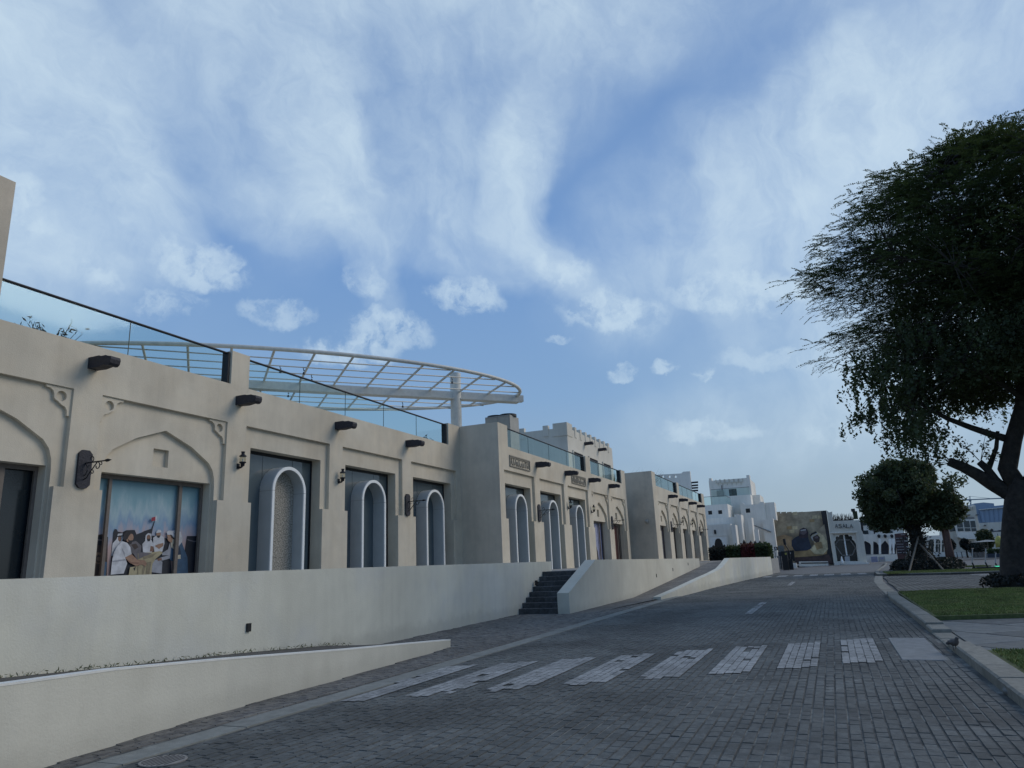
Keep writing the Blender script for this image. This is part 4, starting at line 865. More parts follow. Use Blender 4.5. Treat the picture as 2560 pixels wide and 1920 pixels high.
# island with the round tree
isl = [(50.8, -2.35), (49.6, -5), (48.9, -7.2), (49.5, -10), (52, -14), (60, -14), (66, -9), (84, -8.6), (92, -6), (91, -5.2), (78, -4.3), (68, -3.4), (60, -2.75), (54, -2.4)]
MB().prism(isl, -.05, .10).build('island', 'paving', **S)
kerb('island_kerb', isl + [isl[0]], .22, .13, 'kerb_stone', 1.5, 1)
grass('grass', [(50.2, -2.9), (49.9, -5), (49.3, -7.2), (49.9, -9.8), (55, -9.8), (55, -2.9)], 26000, .11, .07)['label'] = 'strip of green grass along the front of the tree island'
grass('grass', [(60.5, -7.3), (63.5, -7.3), (63.5, -10), (60.5, -10)], 9000, .11, .07)['label'] = 'small patch of grass behind the round tree'
for k in range(5): MB().box(41.2 + k * 1.6, 42.0 + k * 1.6, -11.0 + .0, -6.9 - .15 * (4 - k), -.01, .018).build('ramp_bar', 'concrete', lane)

# ------------------------------------------------------------------ trees
def limb_pts(a, b, bend, n=7):
    a, b = Vector(a), Vector(b); m_ = (a + b) / 2 + Vector(bend)
    return [(1 - t_) ** 2 * a + 2 * t_ * (1 - t_) * m_ + t_ * t_ * b for t_ in [i / (n - 1) for i in range(n)]]
def big_tree():
    T = thing('shade_tree', 'huge dark spreading tree at the right edge with a sawn-off limb', 'tree', (31.2, -6.1, .1))
    n2 = Vector((31.2, -6.1)).normalized(); tv = Vector((-n2.y, n2.x)); base = Vector((31.2, -6.1))
    def P(t_, z, d=0): q = base + tv * t_ + n2 * d; return Vector((q.x, q.y, z))
    fork = P(-.55, 3.3)
    b = MB()
    b.tube([P(.15, .0), P(.12, .35), P(.05, 1.2), P(-.18, 2.3), P(-.45, 3.1), P(-.62, 3.7)], [.82, .64, .56, .53, .58, .50], 18)
    b.build('trunk', 'bark', T, True)
    def limb(name, pts, r0_, r1_, m='bark'):
        n = len(pts); return MB().tube(pts, [r0_ + (r1_ - r0_) * i / (n - 1) for i in range(n)], 10).build(name, m, T, True)
    limb('limb', [P(-.5, 3.25), P(.0, 3.35), P(.42, 3.72), P(.8, 4.1), P(1.2, 4.42), P(1.62, 4.68)], .30, .17)
    limb('limb', [P(.05, 3.5), P(.28, 3.85), P(.45, 4.25), P(.66, 4.55)], .16, .12)
    limb('limb', [P(.45, 4.2), P(.25, 4.6), P(.05, 5.0), P(-.1, 5.6)], .10, .06)
    limb('limb', [P(-.35, 3.5), P(-.15, 4.2), P(-.5, 5.2), P(-1.0, 6.4), P(-1.3, 8.0), P(-1.5, 10)], .34, .18)
    limb('limb', [P(-.8, 3.5), P(-1.3, 4.6), P(-2.0, 6.5), P(-3.2, 9.5, .5)], .38, .16)
    limb('limb', [P(-.6, 5.15), P(.1, 5.5), P(.7, 5.85), P(1.4, 6.3), P(2.4, 7.2)], .15, .07)
    rz = lambda z: float(np.interp(z, [4.3, 5.2, 6.6, 8.3, 10.3, 12.6, 14.2, 15.3, 16.2, 16.8], [3.6, 5.0, 6.0, 6.4, 6.7, 7.1, 6.0, 4.4, 2.4, .2]))
    ct = -1.3; rr = random.Random(11)
    hubs = [(P(-1.1, 6.6), .2), (P(-1.35, 8.3), .18), (P(-1.5, 10), .16), (P(-2.6, 8.0, .3), .16), (P(-3.2, 9.5, .5), .15), (P(2.4, 7.2), .06), (P(-.8, 5.8), .2)]
    tips = []; tw = MB(); lb = []
    for k in range(46):
        z = rr.uniform(6.5, 15.8); a_ = rr.uniform(0, 6.283); r = rz(z) * rr.uniform(.55, .9)
        tgt = P(ct + r * math.cos(a_), z, r * math.sin(a_)); h_ = min(hubs, key=lambda q: (q[0] - tgt).length + max(0, q[0].z - tgt.z) * 2)
        pts = limb_pts(h_[0], tgt, (0, 0, rr.uniform(.2, 1.2)), 8); n = len(pts)
        MB().tube(pts, [.11 + (.022 - .11) * i / (n - 1) for i in range(n)], 7).build('branch', 'bark', T, True); lb.append(pts)
    allp = [p for pts in lb for p in pts[2:]]; AP = np.array([tuple(p) for p in allp])
    CL = []
    while len(CL) < 2100:
        z = rr.uniform(4.6, 16.7); a_ = rr.uniform(0, 6.283); f_ = math.sqrt(rr.uniform(.03, 1)); r = rz(z) * f_ * rr.uniform(.86, 1.06)
        # hollows in the outline
        if math.sin(a_ * 5 + z * 1.3) + math.sin(a_ * 3 - z * 2.1) > .75 and f_ > .55: continue
        if z < 6.2 and rr.random() < .4: continue
        if z < 7.4 and r * math.cos(a_) + ct < 1.9: continue
        CL.append(P(ct + r * math.cos(a_), z, r * math.sin(a_)))
    for c in CL:
        cc = np.array(tuple(c)); i = int(np.argmin(((AP - cc) ** 2).sum(1) + np.maximum(0, AP[:, 2] - cc[2]) * .6)); p = allp[i]
        d = c - p
        if d.length > 3.2: p = c - d.normalized() * 1.6
        tw.tube([p, p + (c - p) * .55 + Vector((0, 0, .12)), c], [.022, .014, .006], 4, False)
    tw.build('twigs', 'bark', T)['kind'] = 'stuff'
    ctr = np.array(tuple(P(ct, 10)))
    CN = np.array([tuple(c) for c in CL]); hi = CN[:, 2] > 9.0
    # upper part: long feathery sprays swept outwards; lower part: hanging leafy strands
    out = unit(np.stack([CN[:, 0] - ctr[0], CN[:, 1] - ctr[1], np.full(len(CN), .3)], 1))
    A_ = CN[hi]; n = 8; spr = np.repeat(A_, n, 0); o_ = np.repeat(out[hi], n, 0)
    D_ = unit(o_ + rng.normal(0, .55, o_.shape) * (1, 1, .35)); L = rng.uniform(.45, .95, (len(spr), 1)); st_ = spr + rng.normal(0, .28, spr.shape) * (1, 1, .55)
    C = []; AA = []; BB = []
    for j in range(11):
        f_ = (j + .5) / 11; p = st_ + D_ * L * f_ + np.array([0, 0, -.22]) * (f_ ** 2) * L; side = unit(np.cross(D_, np.array([0, 0, 1.]) + rng.normal(0, .2, D_.shape)))
        for s_ in (-1, 1):
            a = unit(D_ * .9 + side * s_ * .75); ln = .13 * (1.15 - .5 * f_) * rng.uniform(.7, 1.2, (len(p), 1)); C.append(p + a * ln * .5); AA.append(a * ln * .5); BB.append(unit(np.cross(a, rng.normal(size=a.shape) * .4 + np.array([0, 0, 1.]))) * .021)
    me = quads_mesh('foliage', np.concatenate(C), np.concatenate(AA), np.concatenate(BB), 'leaf_big'); link('foliage', me, T)['kind'] = 'stuff'
    # inner mass
    inner = []
    for _ in range(46000):
        z = rr.uniform(7.0, 14.0); a_ = rr.uniform(0, 6.283); r = rz(z) * (.62 + .12 * math.sin(a_ * 4 + z * 1.1)) * math.sqrt(rr.random()); inner.append(tuple(P(ct + r * math.cos(a_), z, r * math.sin(a_))))
    leaves_at('inner_foliage', np.array(inner), 'leaf_big', .24, .30, 0, .3, parent=T)['kind'] = 'stuff'
    Bl = CN[~hi]; S_ = []
    for c in Bl:
        for _ in range(5):
            x, y, z = c[0] + rr.gauss(0, .3), c[1] + rr.gauss(0, .3), c[2] + rr.gauss(0, .25); ln = rr.uniform(.3, .95)
            for j in range(15): S_.append((x + rr.gauss(0, .055), y + rr.gauss(0, .055), z - ln * j / 15))
    leaves_at('hanging_foliage', np.array(S_), 'leaf_big', .15, .6, .35, parent=T)['kind'] = 'stuff'
    # sparse leafy shoots under the crown near the sawn limb
    P2 = []
    sh = MB()
    for (t0, z0, t1, z1) in [(1.6, 4.75, 2.6, 5.7), (1.55, 4.7, 2.9, 5.1), (.65, 4.6, 1.4, 5.5), (.9, 4.3, 1.3, 5.2), (.6, 4.6, .2, 5.6), (1.6, 4.6, 2.5, 4.5), (.4, 4.3, .1, 4.9), (2.1, 5.2, 1.6, 6.0)]:
        for q in range(2):
            a = P(t0, z0, rr.uniform(-.1, .1)); b_ = P(t1 + rr.uniform(-.2, .2), z1 + rr.uniform(-.2, .2), rr.uniform(-.3, .3)); pts = limb_pts(a, b_, (0, 0, .12), 5)
            sh.tube(pts, [.016, .012, .009, .007, .004], 5)
            for _ in range(34):
                f_ = rr.uniform(.25, 1); p = a + (b_ - a) * f_; P2.append((p.x + rr.gauss(0, .09), p.y + rr.gauss(0, .09), p.z + .1 * math.sin(f_ * 3.1) + rr.gauss(0, .09)))
    sh.build('shoot', 'bark', T); leaves_at('shoot_leaf', np.array(P2), 'leaf_big', .13, .55, .1, parent=T)['kind'] = 'stuff'
big_tree()
def bushy_ring(label, cx, cy, r0_, r1_, z, h, n, m, cat='hedge', sx=1.0):
    T = thing('clipped_bush', label, cat, (cx, cy, z)); P = []
    for _ in range(n):
        a_ = random.uniform(0, 6.283); r = random.uniform(r0_, r1_); zz = random.random() ** .6; e_ = 1 - .25 * zz ** 3
        P.append((cx + math.cos(a_) * r * sx * e_, cy + math.sin(a_) * r * e_, z + h * zz * (1 - .12 * math.sin(a_ * 7))))
    b = MB().lathe([(r1_ * .86, z), (r1_ * .86, z + h * .6), (r1_ * .76, z + h * .78), (.05, z + h * .8)], 0, 0, 24); b.v = [(cx + x * sx, cy + y, zz) for x, y, zz in b.v]
    b.build('core', 'leaf_dark', T); leaves_at('foliage', np.array(P), m, .16, .5, -.2, parent=T)['kind'] = 'stuff'; return T
bushy_ring('dark clipped bush around the foot of the huge tree', 31.5, -6.9, .3, 2.15, .1, .42, 9000, 'leaf_dark')
def round_tree():
    T = thing('round_tree', 'dense round-crowned tree on the island propped by stakes', 'tree', (58.7, -6.1, .1))
    cx, cy = 58.7, -6.1; n2 = Vector((cx, cy)).normalized(); tv = Vector((-n2.y, n2.x)); base = Vector((cx, cy)); rr = random.Random(5)
    def P(t_, z, d=0): q = base + tv * t_ + n2 * d; return Vector((q.x, q.y, z))
    MB().tube([P(.55, 0), P(.55, .6), P(.5, 1.8), P(.6, 3.0), P(.7, 4.2)], [.72, .55, .45, .42, .35], 14).build('trunk', 'bark', T, True)
    for k in range(9):
        a_ = k * .7; MB().tube(limb_pts(P(.6, 2.7 + .1 * k), P(.8 + 2.2 * math.cos(a_), 4.8 + .25 * (k % 4), 2.2 * math.sin(a_)), (0, 0, -.3), 6), [.2, .17, .13, .1, .07, .04], 8).build('limb', 'bark', T, True)
    cl = []
    lobes = [(1.1, 5.4, 2.7, 2.3), (1.7, 6.1, 1.9, 1.6), (-.3, 5.1, 2.3, 2.2), (2.5, 4.9, 1.3, 1.7), (-1.4, 4.3, 1.1, 1.1), (.6, 6.8, 1.7, .9), (1.7, 3.9, 1.7, .9)]
    P_ = []
    clumps = []
    for k in range(360):
        t0, z0, r, h_ = lobes[k % 7]; v = Vector((rr.gauss(0, 1), rr.gauss(0, 1), rr.gauss(0, 1))).normalized() * rr.uniform(.35, 1.04)
        clumps.append((t0 + v.x * r, z0 + v.z * h_, v.y * r * .95, rr.uniform(.35, .72)))
    for k in range(62000):
        t0, z0, y0, r = clumps[k % 360]; v = Vector((rr.gauss(0, 1), rr.gauss(0, 1), rr.gauss(0, 1))).normalized() * rr.random() ** .4 * r
        P_.append(tuple(P(t0 + v.x * 1.2, z0 + v.z, y0 + v.y)))
    leaves_at('foliage', np.array(P_), 'leaf_mid', .30, .38, -.1, parent=T)['kind'] = 'stuff'
    P_ = [tuple(P(.5 + rr.gauss(0, .42) * (1.25 - .2 * z), z, rr.gauss(0, .5))) for z in [rr.uniform(.3, 3.4) for _ in range(2600)]]
    leaves_at('climber', np.array(P_), 'leaf_dark', .2, .5, .2, parent=T)['kind'] = 'stuff'
    for (a, ta) in ((P(1.25, .05, -5.0), P(.4, 2.35, -.5)), (P(-.75, .05, -4.6), P(.5, 2.0, -.4)), (P(1.9, .05, -1), P(.8, 1.9, 0)), (P(-1.0, .05, 1.5), P(.4, 2.0, .2))):
        MB().tube([a, ta], .06, 7).build('stake', 'pole_wood', T)
round_tree()
bushy_ring('low dark round hedge under the round tree', 58.7, -5.9, 1.2, 2.35, .1, .68, 12000, 'leaf_dark', sx=1.7)
def small_tree(name, label, x, y, h, r, trunk_h, m, n=3500, cat='tree', flat=.75, bark='bark', tr=.1, lean=0, leaf=.25):
    T = thing(name, label, cat, (x, y, 0)); rr = random.Random(int(x * 7 + y))
    MB().tube([(x, y, 0), (x + lean * .4, y, trunk_h * .5), (x + lean, y, trunk_h), (x + lean, y, trunk_h + (h - trunk_h) * .5)], [tr * 1.4, tr, tr * .9, tr * .4], 8).build('trunk', bark, T, True)
    lob = [(rr.gauss(0, r * .35), rr.gauss(0, r * .35), rr.uniform(-.2, .3) * (h - trunk_h)) for _ in range(6)]; P_ = []
    for k in range(n):
        l = lob[k % 6]; v = Vector((rr.gauss(0, 1), rr.gauss(0, 1), rr.gauss(0, 1))).normalized() * rr.random() ** .4
        P_.append((x + lean + l[0] + v.x * r * .72, y + l[1] + v.y * r * .72, (trunk_h + h) / 2 + l[2] * .6 + v.z * (h - trunk_h) * .5 * flat))
    for k in range(5):
        l = lob[k]; MB().tube([(x + lean, y, trunk_h * .95), (x + lean + l[0], y + l[1], (trunk_h + h) / 2 + l[2] * .6)], [tr * .6, tr * .25], 6).build('limb', bark, T)
    leaves_at('foliage', np.array(P_), m, leaf, .5, parent=T)['kind'] = 'stuff'; return T

# ------------------------------------------------------------------ far side of the street
def hz_at(px, py, x): return atX(px, py, x)
def zx(px, py, X): return atX(px, py, X).z
def yx(px, py, X): return atX(px, py, X).y
F1 = lambda x, y: (1760 + .0904 * x, 1180 + .0904 * y)
# stepped white house cluster; fronts look back down the street, flanks face the road
t = thing('white_house', 'tall white tower house with six carved niches and a roof terrace', 'house', (96, 18, 0))
XT = 98.0
yl, yr = yx(*F1(145, 400), XT), yx(*F1(1255, 400), XT); zt = zx(*F1(700, 200), XT)
hw_ = MB().box(XT, XT + 9, yr, yl, 0, zt); hw_.build('wall', 'far_white', t)
for (a, b_) in ((145, 200), (1190, 1260)): MB().box(XT - .06, XT + 1.0, yx(*F1(b_, 200), XT) - .04, yx(*F1(a, 200), XT) + .04, zt - 3.2, zt + .33).build('corner_horn', 'far_white', t)
for k in range(6):
    q = F1(390 + k * 126, 295 - k * 5); y, z = yx(*q, XT), zx(*q, XT); MB().box(XT - .10, XT - .002, y - .30, y + .30, z - .08, z + .02).box(XT - .10, XT - .002, y - .30, y - .18, z + .03, z + .4).box(XT - .10, XT - .002, y + .18, y + .30, z + .03, z + .4).box(XT - .10, XT - .002, y - .06, y + .06, z - .35, z - .1).build('carved_niche', 'far_cream', t)
q0, q1 = F1(685, 480), F1(915, 655); f_ = MB().box(XT - .03, XT - .002, yx(*q1, XT), yx(*q0, XT), zx(*q1, XT), zx(*q0, XT)).build('window', 'iron', t)
ym = (yx(*q0, XT) + yx(*q1, XT)) / 2
for s_ in (0, 1): MB().box(XT - .04, XT - .031, (yx(*q1, XT) if s_ == 0 else ym) + .06, (ym if s_ == 0 else yx(*q0, XT)) - .06, zx(*q1, XT) + .06, zx(*q0, XT) - .06).build('pane', 'far_glass', f_)
q = F1(460, 600); MB().box(XT - .5, XT - .003, yx(*q, XT) - .4, yx(*q, XT) + .4, zx(*q, XT) - .4, zx(*q, XT) + .4).build('air_conditioner', 'hvac', t)
q = F1(512, 560); MB().tube([(XT - .1, yx(*q, XT), zx(*q, XT) - .9), (XT - .1, yx(*q, XT), zx(*q, XT) + .9)], .07, 6).build('pipe', 'alu', t)
X2 = 95.5; yl2, yr2 = yx(*F1(205, 690), X2), yx(*F1(1290, 690), X2); z2 = zx(*F1(700, 665), X2)
MB().box(X2, XT - .001, yr2, yl2, 0, z2).build('terrace_wall', 'far_white', t)
MB().box(X2 + .1, X2 + .12, yr2, yl2, z2, z2 + .95).build('glass_panel', 'rail_glass', t); MB().tube([(X2 + .11, yr2, z2 + .97), (X2 + .11, yl2, z2 + .97)], .035, 6).build('handrail', 'alu', t)
MB().box(XT + .5, XT + 6, yr - 1.1, yr - .001, 0, zx(*F1(1370, 640), XT + .5)).build('side_wing', 'far_white', t)
t = thing('white_house', 'low white house with glass-railed roof beside the far shop row', 'house', (88, 14, 0)); X3 = 90.0
yl3, yr3 = yx(*F1(-60, 905), X3), yx(*F1(645, 895), X3); z3 = zx(*F1(400, 897), X3)
MB().box(X3, X3 + 5, yr3, yl3 + 3, 0, z3).build('wall', 'far_white', t)
MB().tube([(X3 + .1, yr3 + .1, z3 + 1.0), (X3 + .1, yl3, z3 + 1.0)], .03, 6).tube([(X3 + .1, yr3 + .1, z3 + 1.0), (X3 + 4.8, yr3 + .1, z3 + 1.0)], .03, 6).build('handrail', 'alu', t)
MB().box(X3 + .1, X3 + .12, yr3 + .1, yl3, z3, z3 + .98).box(X3 + .121, X3 + 4.8, yr3 + .1, yr3 + .12, z3, z3 + .98).build('glass_panel', 'rail_glass', t)
for q in (F1(170, 1125), F1(448, 1110)): MB().box(X3 - .01, X3 + .3, yx(*q, X3) - .22, yx(*q, X3) + .22, zx(*q, X3) - .22, zx(*q, X3) + .22).build('square_vent', 'black', t)
X4 = 86.5; z4 = zx(*F1(400, 1270), X4); yr4 = yx(*F1(860, 1300), X4)
MB().box(X4, X3 - .001, yr4, yl3 + 3, 0, z4).build('annex_wall', 'far_white', t)
MB().box(X4 - .5, X4 + 3.3, yr4 - .45, yr4 - .001, 0, zx(*F1(880, 1180), X4)).build('buttress', 'far_white', t)
X5 = 84.0; z5 = zx(*F1(400, 1450), X5); yr5 = yx(*F1(745, 1500), X5)
MB().plate([(yr5, 0), (yl3 + 1, 0), (yl3 + 1, z5), (yr5, z5)], [], X5, X4 - .001, 'x').build('porch_wall', 'far_white', t)
G6 = lambda x, y: (1700 + x * .211, 1150 + y * .211)
# scalloped opening with lattice
a, c = G6(340, 905), G6(575, 1050); ya, yb, za, zb = yx(*c, X5), yx(*a, X5), 1.3, zx(*a, X5)
fr = MB().plate([(ya - .1, .9), (yb + .1, .9), (yb + .1, zb + .1), (ya - .1, zb + .1)], [[(ya + .1, 1.0), (yb - .1, 1.0), (yb - .1, zb - .08), (ya + .1, zb - .08)]], X5 - .12, X5 - .001, 'x').build('window', 'far_white', t)
def scallop(y0, y1, z0, z1):
    w_ = y1 - y0; c_ = (y0 + y1) / 2; h_ = z1 - z0; p = [(y0, z0), (y1, z0), (y1, z0 + h_ * .45)]
    p += [(y1 - w_ * .10 + w_ * .10 * math.cos(R(a_)), z0 + h_ * .62 + h_ * .12 * math.sin(R(a_))) for a_ in (-30, 30, 90, 150)]
    p += [(c_ + w_ * .28, z0 + h_ * .80), (c_ + w_ * .22, z0 + h_ * .93), (c_ + w_ * .1, z1), (c_, z1 + .02)]
    return p + [(2 * c_ - a_, b_) for a_, b_ in reversed(p[2:-1])]
MB().plate([(ya + .1, 1.0), (yb - .1, 1.0), (yb - .1, zb - .08), (ya + .1, zb - .08)], [scallop(ya + .25, yb - .25, 1.05, zb - .3)], X5 - .08, X5 - .04, 'x').build('scalloped_frame', 'bright_white', fr)
MB().plate([(ya + .1, 1.0), (yb - .1, 1.0), (yb - .1, zb - .08), (ya + .1, zb - .08)], [], X5 - .03, X5 - .003, 'x').build('pane', 'black', fr)
q = G6(417, 852); MB().box(X5 - .15, X5 - .001, yx(*q, X5) - .1, yx(*q, X5) + .1, zx(*q, X5) - .22, zx(*q, X5) + .22).build('lamp', 'iron', t)
t = thing('white_house', 'white house with wavy parapet and a long slanting stair rail', 'house', (94, 9, 0)); X6 = 93.5
def Pz(x, y): q = F1(x, y); return (yx(*q, X6), zx(*q, X6))
prof = [Pz(985, 830), Pz(1060, 850), Pz(1110, 890), Pz(1180, 905), Pz(1420, 895), Pz(1500, 885), Pz(1570, 825), Pz(1650, 820)]
yR = prof[-1][0]
MB().plate([(prof[0][0], 0)] + prof + [(yR, 0)], [], X6, X6 + 7, 'x').build('wall', 'far_white', t)
a = F1(1700, 1300); MB().plate([(yx(*F1(1905, 1280), X6 - 1.5), 0), (yR + .3, 0), (yR + .3, zx(*F1(1700, 1316), X6 - 1.5)), (yx(*F1(1905, 1280), X6 - 1.5), zx(*F1(1880, 1290), X6 - 1.5))], [], X6 - 1.5, X6 - .001, 'x').build('stair_wall', 'far_white', t)
MB().box(X6 + .6, X6 + 3.2, yR - 1.15, yR - .001, zx(*F1(1700, 1316), X6 - 1.5) + .001, zx(*F1(1780, 850), X6 + 1)).build('side_block', 'far_white', t)
q = F1(1215, 1068); MB().box(X6 - .01, X6 + .2, yx(*q, X6) - .25, yx(*q, X6) + .25, zx(*q, X6) - .25, zx(*q, X6) + .25).build('square_vent', 'black', t)
q0, q1 = F1(1385, 1475), F1(1850, 1659); Xs = X6 - 1.62; MB().tube([(Xs, yx(*q0, Xs), zx(*q0, Xs)), (Xs, yx(*q1, Xs), zx(*q1, Xs))], .07, 6).build('stair_rail', 'alu', t)
for (xa, xb, yt, X_) in ((750, 925, 1465, 83.0), (905, 1090, 1180, 85.5), (1205, 1365, 1265, 87.5), (1385, 1510, 1590, 86.5)):
    q0, q1 = F1(xa, yt + 60), F1(xb, yt + 60); y0 = yx(*q0, X_); z_ = zx(*F1(xa, yt), X_); dx = atY(*q1, y0 - .45).x - X_
    o = MB().box(X_, X_ + min(max(dx, .8), 3.5), y0 - .45, y0, 0, z_).build('buttress', 'far_white', t)
# far wall with four dark spouts
t = thing('pierced_wall_house', 'grey-white house wall with square holes and four dark spouts', 'house', (95, 17, 0)); X_ = 95.0
K = lambda x, y: (1600 + x * .16873, 1140 + y * .16873)
P4 = lambda x, y: (yx(*K(x, y), X_), zx(*K(x, y), X_))
prof = [P4(740, 225), P4(640, 232), P4(610, 258), P4(300, 275), P4(0, 300)]
holes = []
for hx_ in (340, 436, 527):
    a, b_ = P4(hx_ - 17, 288), P4(hx_ + 17, 322); holes.append([(b_[0], b_[1]), (a[0], b_[1]), (a[0], a[1]), (b_[0], a[1])])
MB().plate([(prof[0][0], 0)] + prof + [(prof[-1][0], 0)], holes, X_, X_ + .4, 'x').build('wall', 'far_white', t)
for py in (393, 437, 475, 515):
    a = P4(757, py); MB().box(X_ + .1, X_ + .35, a[0] - .85, a[0] + .05, a[1] - .1, a[1] + .1).build('spout', 'darkwood', t)

def polyX(pts, X, th, name, m, par, conv=lambda x, y: (x, y), holes=()):
    c_ = lambda lp: [(yx(*conv(*p), X), zx(*conv(*p), X)) for p in lp]
    return MB().plate(c_(pts), [c_(h_) for h_ in holes], X, X + th, 'x').build(name, m, par)
def boxX(px0, py0, px1, py1, X, th, name, m, par, z0=None):
    y1, y0 = yx(px0, (py0 + py1) / 2, X), yx(px1, (py0 + py1) / 2, X); zt_, zb_ = zx((px0 + px1) / 2, py0, X), zx((px0 + px1) / 2, py1, X)
    return MB().box(X, X + th, y0, y1, zb_ if z0 is None else z0, zt_).build(name, m, par)
H = lambda x, y: (1880 + x * .14467, 1250 + y * .14467)
for k_, v_ in dict(wall_print=(.37, .31, .215), ochre_m=(.36, .25, .12), navy_m=(.03, .04, .065), plum_m=(.05, .035, .045), mauve_m=(.15, .12, .13), dark_m=(.03, .03, .032), glow_m=(.40, .27, .15), robe_m=(.58, .49, .30), face_m=(.07, .05, .045), table_m=(.08, .05, .045)).items():
    mat(k_, v_, .7, .35, 1.2, stain=((v_[0] * .6, v_[1] * .6, v_[2] * .6), .9, .5, .8))
# painted house
t = thing('mural_house', 'square house painted with a veiled woman and a man in headscarf', 'house', (100, 5, 0)); XM = 98.6
fr = polyX([(425, 1010), (365, 240), (1285, 180), (1415, 1110), (430, 1110)], XM, 6, 'wall', 'wall_print', t, H)
LAY[0] = 0; sm = lambda pts, m: shape(pts, m, lambda x, y: atX(*H(x, y), XM), 'x', -.004, fr, step=.006)
bl = random.Random(2)
for r_ in range(7):
    for c_ in range(9):
        x_, y_ = 400 + c_ * 98 + (r_ % 2) * 45, 205 + r_ * 62
        if x_ < 1180: shape([(x_ + 5, y_ + 3), (x_ + 90, y_ - 3), (x_ + 92, y_ + 50), (x_ + 7, y_ + 56)], bl.choice(['wall_print', 'robe_m', 'wall_print', 'ochre_m'] if bl.random() < .35 else ['wall_print']), lambda x, y: atX(*H(x, y), XM), 'x', -.004, fr, 'painted_block', 0)
for pts, m in [([(1190, 190), (1283, 183), (1412, 1108), (1320, 1100), (1300, 900), (1250, 560)], 'dark_m'), ([(1110, 560), (1250, 420), (1300, 700), (1280, 800)], 'wall_print'), ([(415, 640), (560, 600), (700, 640), (720, 800), (720, 1000), (430, 1000)], 'glow_m'), ([(730, 970), (1330, 940), (1400, 1095), (760, 1100)], 'table_m'), ([(730, 870), (960, 830), (1100, 820), (1310, 800), (1290, 930), (1200, 960), (740, 990)], 'ochre_m'),
               ([(1040, 560), (1120, 545), (1230, 610), (1300, 720), (1312, 850), (1230, 940), (1080, 930), (1000, 850), (1090, 760), (1020, 640)], 'robe_m'), ([(1075, 745), (1200, 720), (1230, 830), (1120, 860)], 'ochre_m'), ([(1048, 640), (1130, 598), (1178, 650), (1160, 725), (1110, 738), (1060, 700)], 'face_m'), ([(1085, 640), (1135, 625), (1145, 660), (1100, 670)], 'mauve_m'), ([(1003, 612), (1030, 570), (1108, 543), (1128, 566), (1040, 606), (1015, 640)], 'dark_m'), ([(1018, 640), (1125, 568), (1140, 580), (1040, 640), (1065, 700), (1050, 705)], 'label_white'),
               ([(685, 700), (760, 640), (830, 610), (965, 615), (1002, 740), (1032, 830), (960, 872), (745, 885), (690, 790)], 'navy_m'), ([(812, 610), (828, 510), (890, 478), (950, 498), (978, 570), (962, 655), (820, 655)], 'plum_m'), ([(835, 540), (940, 528), (950, 565), (905, 602), (838, 592)], 'mauve_m'), ([(840, 520), (930, 504), (938, 524), (842, 540)], 'label_white')]: sm(pts, m)
polyX([(810, 1065), (1310, 1060), (1318, 1100), (1322, 1145), (815, 1150)], XM - 2.2, 1.2, 'plinth', 'far_white', t, H)
polyX([(845, 1083), (1310, 1075), (1312, 1094), (847, 1100)], XM - 2.24, .03, 'plinth_slot', 'black', t, H)
# portal house with the raised name
t = thing('portal_house', 'cream-white portal house with ASALA lettering over a scalloped doorway', 'house', (99, -2, 0)); XA = 98.0
polyX([(1418, 1125), (1290, 180), (1330, 215), (1385, 200), (1402, 362), (1850, 345), (1872, 480), (1915, 560), (1992, 1100), (1992, 1125)], XA, 7, 'wall', 'far_cream', t, H,
      [[(1395, 590), (1790, 575), (1848, 1060), (1470, 1070)]])
polyX([(1345, 560), (1815, 545), (1820, 560), (1348, 575)], XA - .12, .118, 'lintel', 'far_white', t, H)
DX = XA + .35
polyX([(1380, 580), (1800, 565), (1860, 1075), (1460, 1080)], DX, .1, 'door_surround', 'far_white', t, H, [[(1475, 1060), (1430, 760), (1425, 720), (1450, 690), (1445, 655), (1455, 632), (1478, 628), (1500, 640), (1508, 610), (1570, 598), (1660, 596), (1678, 630), (1705, 620), (1728, 635), (1732, 655), (1730, 680), (1765, 710), (1795, 760), (1830, 1055)]])
d_ = polyX([(1400, 590), (1795, 575), (1850, 1070), (1470, 1075)], DX + .25, .1, 'door', 'dark_glass', t, H)
for ln in ([(1440, 770), (1500, 690)], [(1440, 790), (1560, 955)], [(1560, 958), (1730, 952)], [(1735, 950), (1790, 830)], [(1790, 830), (1700, 700)], [(1500, 690), (1690, 690)]):
    a, b_ = [atX(*H(*p), DX + .2) for p in ln]; MB().tube([a, b_], .07, 6).build('lattice_bar', 'alu', d_)
a, b_ = atX(*H(1585, 600), DX + .2), atX(*H(1640, 960), DX + .2); MB().tube([a, b_], .09, 6).build('door_handle', 'bright_white', d_)
polyX([(1470, 1072), (1860, 1062), (1990, 1080), (2030, 1078), (2020, 1110), (1420, 1128), (1425, 1105)], XA - .9, .898, 'step', 'far_white', t, H)
polyX([(1600, 975), (1685, 970), (1695, 1058), (1608, 1062)], DX + .22, .03, 'notice', 'label_white', d_, H)
